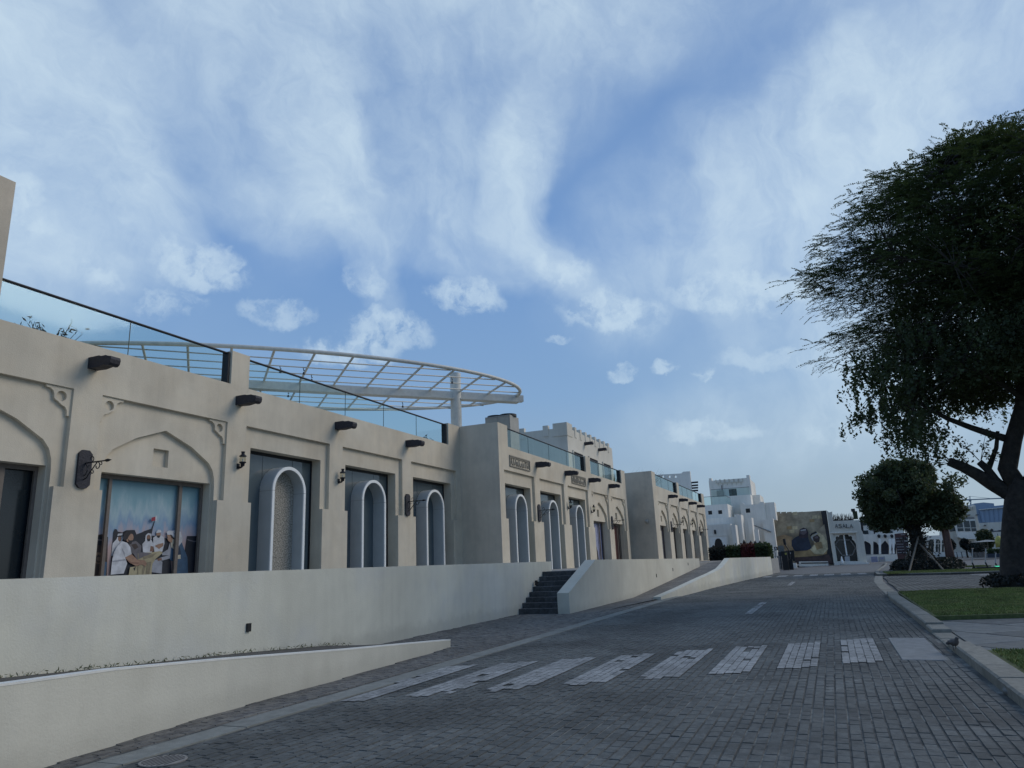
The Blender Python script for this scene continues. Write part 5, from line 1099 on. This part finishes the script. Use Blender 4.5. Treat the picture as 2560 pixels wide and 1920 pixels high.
def letters(word, x0, x1, ymid, px_h, X, par, m, name='letter'):
    tc_ = bpy.data.curves.new('t', 'FONT'); n = len(word); 
    for i, ch in enumerate(word):
        c_ = bpy.data.curves.new('t', 'FONT'); c_.body = ch; c_.extrude = .04; c_.size = 1; o_ = bpy.data.objects.new('t', c_); COL.objects.link(o_)
        bpy.context.view_layer.update(); me = bpy.data.meshes.new_from_object(o_.evaluated_get(bpy.context.evaluated_depsgraph_get())); bpy.data.objects.remove(o_)
        px = x0 + (x1 - x0) * (i + .0) / n; a = atX(*H(px, ymid + px_h / 2), X); b_ = atX(*H(px, ymid - px_h / 2), X); hgt = b_.z - a.z
        sc = hgt / .70; wd = (atX(*H(x0, ymid), X).y - atX(*H(x1, ymid), X).y) / n * .86
        w0 = max(v.co.x for v in me.vertices) - min(v.co.x for v in me.vertices); sx = wd / w0; mn = min(v.co.x for v in me.vertices)
        for v in me.vertices: v.co = Vector((X - v.co.z - .05, a.y - (v.co.x - mn) * sx, a.z + v.co.y * sc))
        me.materials.clear(); me.materials.append(MATS[m]); link(name, me, par)
letters('ASALA', 1440, 1760, 450, 72, XA, t, 'letter_dark')
letters('ASALA', 1446, 1766, 454, 72, XA + .035, t, 'bright_white', 'letter_edge')
# things by the parking gate, in front of the painted house
t = thing('barrier_machine', 'dark parking barrier machine post with yellow label', 'machine', (78.6, 4.4, 0)); X_ = 78.4
boxX(1955, 1378, 1970, 1424, X_, .6, 'post', 'black', t, 0); boxX(1962, 1382, 1967, 1387, X_ - .02, .019, 'label', 'yellow_cloth', t); boxX(1945, 1380, 1957, 1390, X_ + .1, .4, 'card_reader', 'dark_blue', t)
t = thing('parking_barrier', 'raised dark barrier arm beside the parking machine', 'barrier', (79, 4.3, 0)); a, b_, c_ = atX(1960, 1347, 79.2), atX(1963, 1362, 79.2), atX(1973, 1377, 79.2)
MB().tube([a, b_], .14, 8).build('arm_tip', 'black', t); MB().tube([b_, c_, (c_.x, c_.y, .9)], .05, 8).build('arm', 'black', t); MB().box(79.0, 79.4, c_.y - .2, c_.y + .2, 0, 1.0).build('housing', 'black', t)
t = thing('gate_sign', 'small black sign board with white figure 1', 'sign', (79, 6, 0)); boxX(1936, 1367, 1944, 1376, 79.0, .06, 'board', 'black', t); boxX(1939, 1368.5, 1941, 1375, 78.97, .029, 'figure', 'bright_white', t); boxX(1938, 1369, 1940, 1370.5, 78.975, .024, 'figure_flag', 'bright_white', t)
p = atX(1940, 1400, 79.03); MB().tube([(79.03, p.y, 0), (79.03, p.y, 2.3)], .03, 6).build('post', 'iron', t)
t = thing('info_panel', 'pale blue-grey information panel by the parking gate', 'sign', (80, 5.4, 0)); boxX(1945, 1364, 1960, 1380, 80.0, .08, 'board', 'kerb_flush', t); p = atX(1952, 1400, 80.04); MB().tube([(80.04, p.y, 0), (80.04, p.y, 2.4)], .04, 6).build('post', 'iron', t)
t = thing('black_board', 'black notice board on a thin slanting leg', 'sign', (83, 4.1, 0)); boxX(1967, 1376, 1986, 1403, 82.0, .10, 'board', 'black', t); boxX(1973, 1381, 1977, 1385, 81.97, .029, 'emblem', 'label_white', t); p = atX(1977, 1403, 82.05); MB().tube([(82.05, p.y, p.z + .1), (82.05, p.y - .12, 0)], .06, 6).build('leg', 'black', t)
t = thing('waste_bin', 'light grey square bin left of the barrier machine', 'bin', (84, 6.6, 0)); boxX(1929, 1395, 1942, 1418, 84, .6, 'body', 'concrete', t, 0); boxX(1931, 1393, 1941, 1395, 83.95, .7, 'lid', 'bright_white', t)
t = thing('waste_bin', 'mid grey square bin nearer the barrier machine', 'bin', (85, 6.0, 0)); boxX(1942, 1391, 1955, 1416, 85, .6, 'body', 'alu', t, 0); boxX(1943, 1389.5, 1954, 1391, 84.97, .66, 'lid', 'concrete', t)
tag(boxX(1930, 1409.5, 1958, 1411, 83.2, .1, 'low_rail', 'iron', None), 'low black rail in front of the grey bins', 'rail')
tag(boxX(1955, 1408, 1992, 1423, 86.5, .7, 'low_block', 'far_white', None, 0), 'low white block behind the black board', 'block')
t = thing('traffic_cone', 'white traffic cone at the foot of the portal house', 'cone', (97, -.95, 0)); MB().lathe([(.24, .05), (.16, .45), (.05, .95), (.03, 1.0)], 96.4, -.95, 14).build('cone', 'bright_white', t, True); MB().box(96.12, 96.68, -1.23, -.67, 0, .049).build('base', 'concrete', t)
# hedges and plants on the terrace behind the curved wall
def hedge(label, x0, x1, y0, y1, z0, h, n, m, core='leaf_dark', cat='hedge'):
    T = thing('hedge', label, cat, ((x0 + x1) / 2, (y0 + y1) / 2, z0)); MB().box(x0 + .2, x1 - .2, y0 + .2, y1 - .2, z0, z0 + h * .85).build('core', core, T)
    P_ = []
    for _ in range(n):
        f_ = random.random(); x, y, z = random.uniform(x0, x1), random.uniform(y0, y1), z0 + h * random.random()
        if f_ < .4: x = x0 + random.gauss(0, .1)
        elif f_ < .7: z = z0 + h + random.gauss(0, .1)
        elif f_ < .85: y = y0 + random.gauss(0, .1)
        P_.append((x, y, z))
    leaves_at('foliage', np.array(P_), m, .2, .5, parent=T)['kind'] = 'stuff'; return T
hX = 68.0; zl = 1.25
def hy(px): return yx(px, 1380, hX)
hedge('dark green hedge nearest the far shop row', hX, hX + 1.5, hy(1812), hy(1772), zl, zx(1790, 1374, hX) - zl, 2600, 'leaf_dark')
hedge('looser green hedge in the middle of the terrace edge', hX, hX + 1.5, hy(1850), hy(1815), zl, zx(1830, 1370, hX) - zl, 2600, 'leaf_hedge')
hedge('hedge topped with dark red flowers', hX, hX + 1.5, hy(1887), hy(1853), zl, zx(1870, 1365, hX) - zl, 3000, 'leaf_red')
hedge('clipped green hedge block at the terrace corner', hX - .5, hX + 1.4, yx(1924, 1380, hX - .5), yx(1889, 1380, hX - .5), zl, zx(1905, 1364, hX - .5) - zl, 3400, 'leaf_hedge')
MB().prism([(66.0, 5.05), (72, 4.6), (72, 8.1), (66.1, 8.1)], -.05, 1.24).build('terrace_corner', 'concrete', **S)
for i, (px, py) in enumerate([(1861, 1360), (1878, 1362), (1889, 1362), (1901, 1362)]):
    X_ = 71.5; p = atX(px, py, X_); T = thing('garden_torch', ['dark bollard lamp above the red-topped hedge, leftmost', 'dark bollard lamp second from left above the hedge', 'dark bollard lamp third from left above the hedge', 'dark bollard lamp above the corner hedge block'][i], 'lamp', (X_, p.y, 1.25))
    MB().tube([(X_, p.y, 1.2), (X_, p.y, p.z)], .05, 6).build('post', 'iron', T); MB().lathe([(.05, p.z - .1), (.14, p.z), (.14, p.z + .2), (.03, p.z + .38)], X_, p.y, 8).build('head', 'iron', T)
# behind the painted house
small_tree('tree', 'dark tree showing between white house and painted house', 107, 10.6, zx(1937, 1262, 107), 1.9, 4, 'leaf_mid', 3000)
t = thing('bare_shrubs', 'row of bare twiggy shrubs behind the portal house parapet', 'shrub', (103, -1.5, 7)); b = MB()
for k in range(70):
    px = 2083 + k * .72; X_ = 104 + (k % 5) * .4; p0, p1 = atX(px, 1303, X_), atX(px + random.uniform(-3, 3), random.uniform(1282, 1294), X_); b.tube([p0, (p0 + p1) / 2 + Vector((0, random.uniform(-.1, .1), 0)), p1], [.05, .035, .015], 4)
b.build('stem', 'bark', t)
t = thing('roof_mast', 'slim dark roof mast at the right end of the portal house', 'mast', (103, -4, 7)); a, b_ = atX(2139, 1298, 103), atX(2132, 1275, 103)
MB().tube([a, b_], .14, 6).build('pole', 'iron', t); MB().box(102.8, 103.2, b_.y - .25, b_.y + .2, b_.z - .2, b_.z + .15).build('head', 'iron', t); MB().box(102.85, 103.15, a.y - .3, a.y + .2, a.z, a.z + 1.0).build('box', 'leaf_hedge', t)
# arcade with curtains
J = lambda x, y: (2120 + x * .0904, 1300 + y * .0904)
t = thing('curtain_arcade', 'white arcade with pointed openings and tied white curtains', 'arcade', (114, -6, 0)); XC = 113.5
def ogee(x0, x1, yt, yb, ys): xm = (x0 + x1) / 2; return [(x0, yb), (x0, ys), (x0 + (x1 - x0) * .12, ys - 40), (xm, yt), (x1 - (x1 - x0) * .12, ys - 40), (x1, ys), (x1, yb)]
polyX([(395, 960), (395, 400), (1280, 378), (1420, 378), (1420, 960)], XC, .5, 'wall', 'far_white', t, J, [[(445, 950), (445, 610), (470, 575), (600, 640), (635, 700), (640, 950)], [(700, 950), (700, 590), (790, 620), (850, 700), (860, 950)], ogee(915, 1135, 565, 950, 700), ogee(1180, 1340, 590, 950, 700)])
polyX([(395, 980), (395, 540), (1420, 500), (1420, 980)], XC + 3, .2, 'back_wall', 'navy_m', t, J)
MB().box(XC + .501, XC + 3, yx(*J(1420, 600), XC), yx(*J(395, 600), XC), zx(*J(900, 440), XC), zx(*J(900, 385), XC)).build('roof', 'far_white', t)
for (cx_, w_) in ((880, 38), (1165, 42), (1255, 36)):
    tp = [(cx_ - w_, 520), (cx_ + w_, 520), (cx_ + w_ * 1.1, 640), (cx_ + w_ * .7, 800), (cx_ + w_ * 1.1, 930), (cx_ - w_ * .6, 935), (cx_ - w_ * .5, 800), (cx_ - w_ * 1.1, 640)]
    polyX(tp, XC - .35, .25, 'curtain', 'bright_white', t, J)
for cx_ in (858, 1030, 1215):
    p = atX(*J(cx_, 455), XC - .2); MB().lathe([(.08, p.z - .2), (.2, p.z), (.2, p.z + .2), (.05, p.z + .3)], XC - .2, p.y, 8).build('lamp', 'iron', t)
t = thing('back_house', 'grey-white house with dark framed openings above the curtain arcade', 'house', (122, -8, 0)); polyX([(330, 420), (310, 0), (360, -60), (900, -110), (1500, -60), (1560, 420)], 121, 8, 'wall', 'far_white', t, J)
for (a, b_, c_, d_2) in ((395, 65, 505, 150), (440, 290, 560, 395), (680, 290, 860, 300), (1040, 300, 1240, 380)): q0, q1 = J(a, b_), J(c_, d_2); boxX(q0[0], q0[1], q1[0], q1[1], 120.9, .09, 'window', 'far_glass', t)
for (px, ) in ((345,), (375,), (680,)): a, b_ = atX(*J(px, -10), 119.5), atX(*J(px + 55, 385), 119.5); MB().tube([a, b_], .09, 5).build('drain_pipe', 'iron', t)
t = thing('low_garden_wall', 'low white garden wall in front of the curtain arcade', 'wall', (111, -6, 0)); boxX(2166, 1386.5, 2244, 1401.5, 111.5, .3, 'wall_body', 'far_white', t, 0)
for i, (a, b_) in enumerate(((2178, 2194), (2197, 2213))):
    t = thing('display_crate', ['grey-lilac crate at the left of the two in front of the garden wall', 'white crate with a printed panel in front of the garden wall'][i], 'crate', (109, -5, 0)); boxX(a, 1391.5, b_, 1402.5, 109.5, .9, 'body', ['lilac_p', 'label_white'][i], t, 0); boxX(a + 3, 1394, b_ - 3, 1398, 109.47, .029, 'panel', 'lilac_p', t)
t = thing('directory_sign', 'tall dark red directory sign with white lines beside the round tree', 'sign', (99, -7.7, 0)); XT_ = 98.9
polyX([(1290, 380), (1640, 350), (1725, 1165), (1400, 1175)], XT_, .5, 'body', 'totem', t, J)
polyX([(1303, 480), (1655, 470), (1700, 935), (1355, 940)], XT_ - .03, .029, 'panel', 'totem_dark', t, J)
for k, yy in enumerate((505, 585, 668, 745, 825, 900)):
    x_ = 1325 + k * 9; polyX([(x_, yy - 4), (x_ + 190, yy - 8), (x_ + 190, yy + 2), (x_, yy + 6)], XT_ - .045, .014, 'text_line', 'label_white', t, J)
    w_ = [38, 90, 0, 70, 40, 90][k]
    if w_: polyX([(x_ + 320 - w_, yy - 22), (x_ + 322, yy - 26), (x_ + 325, yy + 14), (x_ + 322 - w_, yy + 18)], XT_ - .045, .014, 'pictogram', 'label_white', t, J)
polyX([(1460, 405), (1600, 398), (1600, 408), (1460, 415)], XT_ - .02, .019, 'text_line', 'label_white', t, J); polyX([(1358, 945), (1740, 930), (1742, 960), (1362, 972)], XT_ - .10, .099, 'ledge', 'totem', t, J)
# round-arched arcade and bay-window house on the right
Q_ = lambda x, y: (2320 + x * .1085, 1230 + y * .1085)
def rarch(cx_, w_, yt, yb): return [(cx_ - w_, yb)] + [(cx_ - w_ * math.cos(R(a_)), yt + w_ * 1.3 - w_ * 1.3 * math.sin(R(a_))) for a_ in range(0, 181, 30)] + [(cx_ + w_, yb)]
t = thing('arched_arcade', 'white arcade with round arches behind the tree island', 'arcade', (126, -13, 0)); XR = 125.0
polyX([(-200, 1400), (-200, 1020), (460, 985), (460, 1400)], XR, .5, 'wall', 'far_white', t, Q_, [rarch(75, 68, 1085, 1385), rarch(235, 58, 1085, 1385), rarch(370, 52, 1085, 1385)])
polyX([(-200, 1400), (-200, 1060), (460, 1030), (460, 1400)], XR + 2.5, .2, 'back_wall', 'far_glass', t, Q_)
for cx_ in (235, 370): polyX([(cx_ - 55, 1190), (cx_ + 55, 1185), (cx_ + 55, 1197), (cx_ - 55, 1202)], XR + .2, .1, 'transom', 'far_white', t, Q_); polyX([(cx_ - 5, 1120), (cx_ + 5, 1120), (cx_ + 8, 1385), (cx_ - 2, 1385)], XR + .31, .05, 'mullion', 'far_white', t, Q_)
t = thing('garden_wall', 'long low white wall behind the parked scooters', 'wall', (122, -15, 0)); polyX([(70, 1395), (1140, 1355), (1150, 1480), (80, 1510)], 121.5, .3, 'wall_body', 'far_white', t, Q_)
t = thing('bay_window_house', 'cream house with battlements and a projecting glazed bay', 'house', (132, -20, 0)); XB = 131.0
polyX([(430, 1400), (420, 920), (500, 330), (790, 330), (810, 298), (870, 298), (880, 335), (1040, 335), (1050, 300), (1090, 300), (1210, 940), (1240, 1400)], XB, 8, 'wall', 'far_cream', t, Q_)
for px in (905, 950, 1000, 1045): polyX([(px - 12, 335), (px + 12, 335), (px + 16, 400), (px - 8, 400)], XB - .2, .199, 'merlon', 'far_cream', t, Q_)
bw = polyX([(620, 640), (1085, 625), (1150, 1030), (1090, 1085), (850, 1085), (700, 1040)], XB - 1.6, 1.59, 'bay_window', 'far_white', t, Q_)
for (a, b_) in ((640, 790), (805, 950), (960, 1085)):
    sh_ = lambda y: (y - 650) * .16
    polyX([(a + sh_(665) + 8, 665), (b_ + sh_(665) - 6, 660), (b_ + sh_(905) - 6, 900), (a + sh_(905) + 8, 905)], XB - 1.66, .05, 'pane', 'far_glass', bw, Q_)
    polyX([(a + sh_(825) + 8, 822), (b_ + sh_(825) - 6, 820), (b_ + sh_(825) - 6, 830), (a + sh_(825) + 8, 832)], XB - 1.70, .035, 'glazing_bar', 'far_white', bw, Q_)
polyX([(790, 580), (1060, 575), (1070, 620), (800, 625)], XB - .25, .24, 'vent_panel', 'alu', t, Q_); polyX([(485, 810), (640, 800), (650, 900), (500, 910)], XB - .05, .04, 'window', 'far_glass', t, Q_)
for (a, b_) in ((760, 905), (915, 980), (1110, 1170)): polyX([(a, 520), (b_, 518), (b_, 532), (a, 534)], XB - .5, .5, 'roof_spout', 'darkwood', t, Q_)
t = thing('plain_house', 'plain cream house with two small arched openings behind the tree trunk', 'house', (150, -30, 0)); polyX([(1180, 1400), (1190, 715), (1800, 680), (2600, 650), (2600, 1400)], 150, 10, 'wall', 'far_cream', t, Q_)
for cx_ in (1255, 1470): polyX([(cx_ - 35, 910), (cx_ - 33, 870), (cx_ - 8, 842), (cx_ + 18, 850), (cx_ + 36, 880), (cx_ + 40, 915)], 149.9, .09, 'arched_window', 'black', t, Q_)
polyX([(1300, 758), (1350, 758), (1350, 770), (1300, 770)], 149.2, .79, 'roof_spout', 'darkwood', t, Q_)
t = thing('glass_tower', 'big blue glass building, colour paled for haze, far behind the cream houses', 'building', (380, -90, 0)); polyX([(1180, 720), (1060, 265), (1280, 240), (1520, 262), (1525, 320), (2300, 250), (2300, 720)], 380, 30, 'wall', 'hazed_blue_dark', t, Q_)
fr = polyX([(1270, 700), (1195, 405), (1840, 340), (2300, 310), (2300, 700)], 378, 1.9, 'facade', 'hazed_blue', t, Q_); polyX([(1180, 400), (2300, 298), (2300, 308), (1182, 412)], 377, .9, 'cornice', 'far_white', t, Q_)
for k in range(7): polyX([(1290 + k * 110, 400 - k * 10), (1293 + k * 110, 400 - k * 10), (1330 + k * 105, 700), (1327 + k * 105, 700)], 377.6, .35, 'fin', 'hazed_blue_dark', fr, Q_)
t = thing('tower_crane', 'distant tower crane above the battlemented bay-window house', 'crane', (500, -120, 0)); XX = 500
def crbar(a, b_, r): MB_.tube([atX(*Q_(*a), XX), atX(*Q_(*b_), XX)], r * .6, 4)
MB_ = MB(); [crbar(a, b_, .35) for a, b_ in (((968, 190), (1003, 700)), ((988, 190), (1023, 700)), ((968, 240), (996, 290)), ((994, 240), (972, 300)), ((975, 330), (1002, 380)), ((1000, 330), (980, 400)))]; MB_.build('mast', 'crane', t)
MB_ = MB(); [crbar(a, b_, .45) for a, b_ in (((985, 172), (2300, 112)), ((985, 182), (2300, 124)))]; [crbar((1000 + k * 40, 171 - k * 1.8), (1020 + k * 40, 180 - k * 1.8), .2) for k in range(30)]; MB_.build('jib', 'crane', t)
MB_ = MB(); crbar((780, 185), (985, 178), .9); crbar((965, 95), (968, 190), .5); crbar((965, 100), (780, 182), .2); crbar((965, 100), (1480, 150), .2); MB_.build('counter_jib', 'crane', t); polyX([(775, 175), (815, 172), (812, 222), (782, 222)], XX, 4, 'counterweight', 'crane', t, Q_); polyX([(955, 175), (1005, 178), (1000, 215), (960, 215)], XX, 3, 'cab', 'crane', t, Q_)
# planting, furniture and scooters on the far plaza
def tree_at(label, px, py_base, py_top, rpx, X, m='leaf_mid', n=3000, trunk=.35, lean=0, name='tree', **k):
    p = atX(px, py_base, X); h_ = atX(px, py_top, X).z; r = abs(atX(px - rpx, py_top, X).y - atX(px + rpx, py_top, X).y) / 2
    return small_tree(name, label, X, p.y, h_, r, h_ * trunk, m, n, lean=lean, **k)
tree_at('round clipped tree in front of the plain cream house', 2478, 1395, 1322, 22, 118, 'leaf_mid', 4200, .25, leaf=.4)
tree_at('small bushy tree left of the round clipped tree', 2420, 1396, 1346, 17, 119, 'leaf_dark', 2600, .35, leaf=.35)
tree_at('little dark tree by the round-arched arcade', 2386, 1396, 1344, 12, 117, 'leaf_dark', 1800, .4, leaf=.3)
tree_at('slender reddish-trunked tree behind the round tree', 2380, 1402, 1262, 32, 98, 'leaf_mid', 9000, .52, bark='bark_red', tr=.3, leaf=.35)
tree_at('second thin reddish trunk tree behind the round tree', 2371, 1401, 1275, 22, 100, 'leaf_mid', 4000, .55, bark='bark_red', tr=.18, leaf=.35)
t = thing('folded_parasol', 'folded yellow parasol behind the huge tree trunk', 'parasol', (110, -20, 0)); p = atX(2502, 1375, 110); zt_ = atX(2494, 1340, 110).z
MB().lathe([(.5, 1.2), (.42, 2.2), (.16, zt_)], 110, p.y, 10).build('canopy', 'yellow_cloth', t, True); MB().tube([(110, p.y, 0), (110, p.y, zt_ + .3)], .04, 6).build('pole', 'pole_wood', t)
t = thing('dark_pergola', 'dark roofed pergola at the right behind the tree trunk', 'pergola', (112, -22, 0)); polyX([(1620, 880), (1900, 855), (2400, 830), (2400, 860), (1620, 910)], 112, 4, 'roof', 'dark_blue', t, Q_)
for px in (1700, 2200): a, b_ = atX(*Q_(px, 890), 112.2), atX(*Q_(px + 60, 1400), 112.2); MB().tube([(112.2, a.y, 0), (112.2, a.y, a.z)], .12, 6).build('post', 'bark', t)
t = thing('planter', 'long dark blue planter box with low plants', 'planter', (105, -17, 0)); polyX([(1370, 1420), (2400, 1415), (2400, 1500), (1380, 1515)], 105, 1.2, 'box', 'dark_blue', t, Q_)
ya_, yb_ = yx(*Q_(2400, 1400), 105.5), yx(*Q_(1370, 1400), 105.5); zz_ = zx(*Q_(1600, 1410), 105); leaves_at('foliage', np.array([(105.2 + random.random(), random.uniform(ya_, yb_), zz_ + random.random() * .5) for _ in range(2500)]), 'leaf_hedge', .25, .5, parent=t)['kind'] = 'stuff'
for i, px in enumerate((2455, 2446, 2436)):
    X_ = 116 + i; p = atX(px, 1388, X_); T = thing('potted_shrub', ['dark potted shrub nearest the blue planter', 'dark potted shrub in the middle of three', 'dark potted shrub farthest left by the white wall'][i], 'shrub', (X_, p.y, 0), group='potted shrubs on the plaza')
    MB().lathe([(.35, 0), (.45, .7)], X_, p.y, 10).build('pot', 'alu', T); leaves_at('foliage', ico_points(700, (X_, p.y, 1.3), (.75, .75, .8)), 'leaf_dark', .22, .5, parent=T)['kind'] = 'stuff'
t = thing('shade_umbrella', 'open grey umbrella on a pole above the plaza tables', 'parasol', (112, -17.5, 0)); p = atX(2467, 1352, 112); MB().lathe([(1.9, p.z - .12), (.1, p.z + .12)], 112, p.y, 8).build('canopy', 'alu', t); MB().tube([(112, p.y, 0), (112, p.y, p.z)], .05, 6).build('pole', 'alu', t)
def scooter(label, x, y, rz, sc=1):
    T = thing('electric_scooter', label, 'scooter', (x, y, .0), rz, 'electric scooters'); ca, sa = math.cos(rz), math.sin(rz)
    def L(u, v, z): return (x + (u * ca - v * sa) * sc, y + (u * sa + v * ca) * sc, z * sc)
    b = MB(); b.tube([L(-.45, 0, .16), L(.35, 0, .16)], .05, 6); b.build('deck', 'black', T)
    MB().tube([L(.42, 0, .16), L(.50, 0, .45)], .05, 6).build('fork', 'black', T); MB().tube([L(.50, 0, .45), L(.36, 0, 1.18)], .035, 6).build('stem', 'label_white', T); MB().tube([L(.36, -.28, 1.2), L(.36, .28, 1.2)], .028, 6).build('handlebar', 'black', T)
    for u in (-.52, .45): MB().tube([L(u, -.035, .12), L(u, .035, .12)], .12, 14).build('wheel', 'black', T)
scooter('electric scooter with pale stem, left one of the pair near the huge tree', 54.6, -8.6, R(70), 1.15); scooter('electric scooter with pale stem, right one of the pair near the huge tree', 54.1, -9.25, R(80), 1.15)
p = atZ(2488, 1426); q = atZ(2503, 1424); scooter('dark scooter lying closest to the huge trunk', q.x, q.y - .2, R(95), .9)
mat('green_lamp', (.1, .9, .55), .4); MATS['green_lamp'].node_tree.nodes['Principled BSDF'].inputs['Emission Color'].default_value = (.1, .9, .5, 1); MATS['green_lamp'].node_tree.nodes['Principled BSDF'].inputs['Emission Strength'].default_value = .8
tag(MB().box(p.x - .03, p.x + .03, p.y - .30, p.y + .0, .22, .27).build('light_strip', 'green_lamp'), 'glowing green light strip near the huge trunk', 'light')
p = atZ(2356, 1395); scooter('scooter parked in front of the long low white wall', 119, -14.2, R(90), 1.25)
for i, px in enumerate((2388, 2400, 2412, 2424)):
    X_ = 118.5; p = atX(px, 1394, X_); T = thing('bicycle_rack', ['dark hoop stand leftmost by the white wall', 'dark hoop stand second from left by the white wall', 'dark hoop stand third from left by the white wall', 'dark hoop stand rightmost by the white wall'][i], 'rack', (X_, p.y, 0), group='hoop stands by the white wall')
    MB().tube([(X_, p.y - .3, 0), (X_, p.y - .3, .8), (X_, p.y + .3, .8), (X_, p.y + .3, 0)], .035, 6).build('hoop', 'iron', T)
# ------------------------------------------------------------------ pigeon and pebble by the kerb
def pigeon(x, y, z, rz):
    T = thing('pigeon', 'grey-brown pigeon standing on the lowered kerb', 'bird', (x, y, z), 0); ca, sa = math.cos(rz), math.sin(rz)
    L = lambda u, v, w_: Vector((x + u * ca - v * sa, y + u * sa + v * ca, z + w_))
    MB().tube([L(-.11, 0, .115), L(-.07, 0, .12), L(-.02, 0, .125), (L(.04, 0, .13)), L(.085, 0, .155), L(.105, 0, .18), L(.12, 0, .20), L(.135, 0, .205)], [.016, .04, .054, .052, .036, .024, .023, .008], 12).build('body', 'pigeon', T, True)
    for s_ in (-1, 1):
        MB().tube([L(.06, .04 * s_, .135), L(-.02, .052 * s_, .13), L(-.13, .02 * s_, .11)], [.012, .03, .004], 8).build('wing', 'pigeon', T, True)
        MB().tube([L(.0, .02 * s_, .085), L(.005, .02 * s_, .01), L(.03, .02 * s_, .004)], [.008, .004, .003], 5).build('leg', 'bark_red', T)
        MB().lathe([(.004, L(0, 0, .203).z - .004), (.0045, L(0, 0, .203).z)], L(.125, .02 * s_, 0).x, L(.125, .02 * s_, 0).y, 6).build('eye', 'black', T)
    MB().tube([L(.135, 0, .204), L(.16, 0, .198)], [.006, .001], 5).build('beak', 'black', T)
    MB().tube([L(-.09, 0, .115), L(-.20, 0, .09)], [.03, .022], 6).build('tail', 'dark_blue', T)
p = atZ(2388, 1628, .03); pigeon(p.x, p.y, .03, R(200))
p = atZ(2545, 1732, .02); b = MB().lathe([(.02, 0), (.13, .01), (.15, .05), (.10, .09), (.02, .10)], p.x, p.y, 9); b.v = [(x + random.gauss(0, .012), y * 1 + random.gauss(0, .012), z) for x, y, z in b.v]
tag(b.build('loose_stone', 'slab', None, True), 'small pale loose stone in the gutter at lower right', 'stone')

p = atZ(408, 1903, .004); t = thing('drain_cover', 'round dark drain cover in the pavement at lower left', 'drain cover', (p.x, p.y, 0))
MB().lathe([(.20, .002), (.20, .011), (.19, .012)], p.x, p.y, 24).build('lid', 'alu', t)
for k in range(-3, 4): MB().box(p.x - math.sqrt(.03 - (k * .045) ** 2), p.x + math.sqrt(.03 - (k * .045) ** 2), p.y + k * .045 - .006, p.y + k * .045 + .006, .0115, .015).build('rib', 'iron', t)
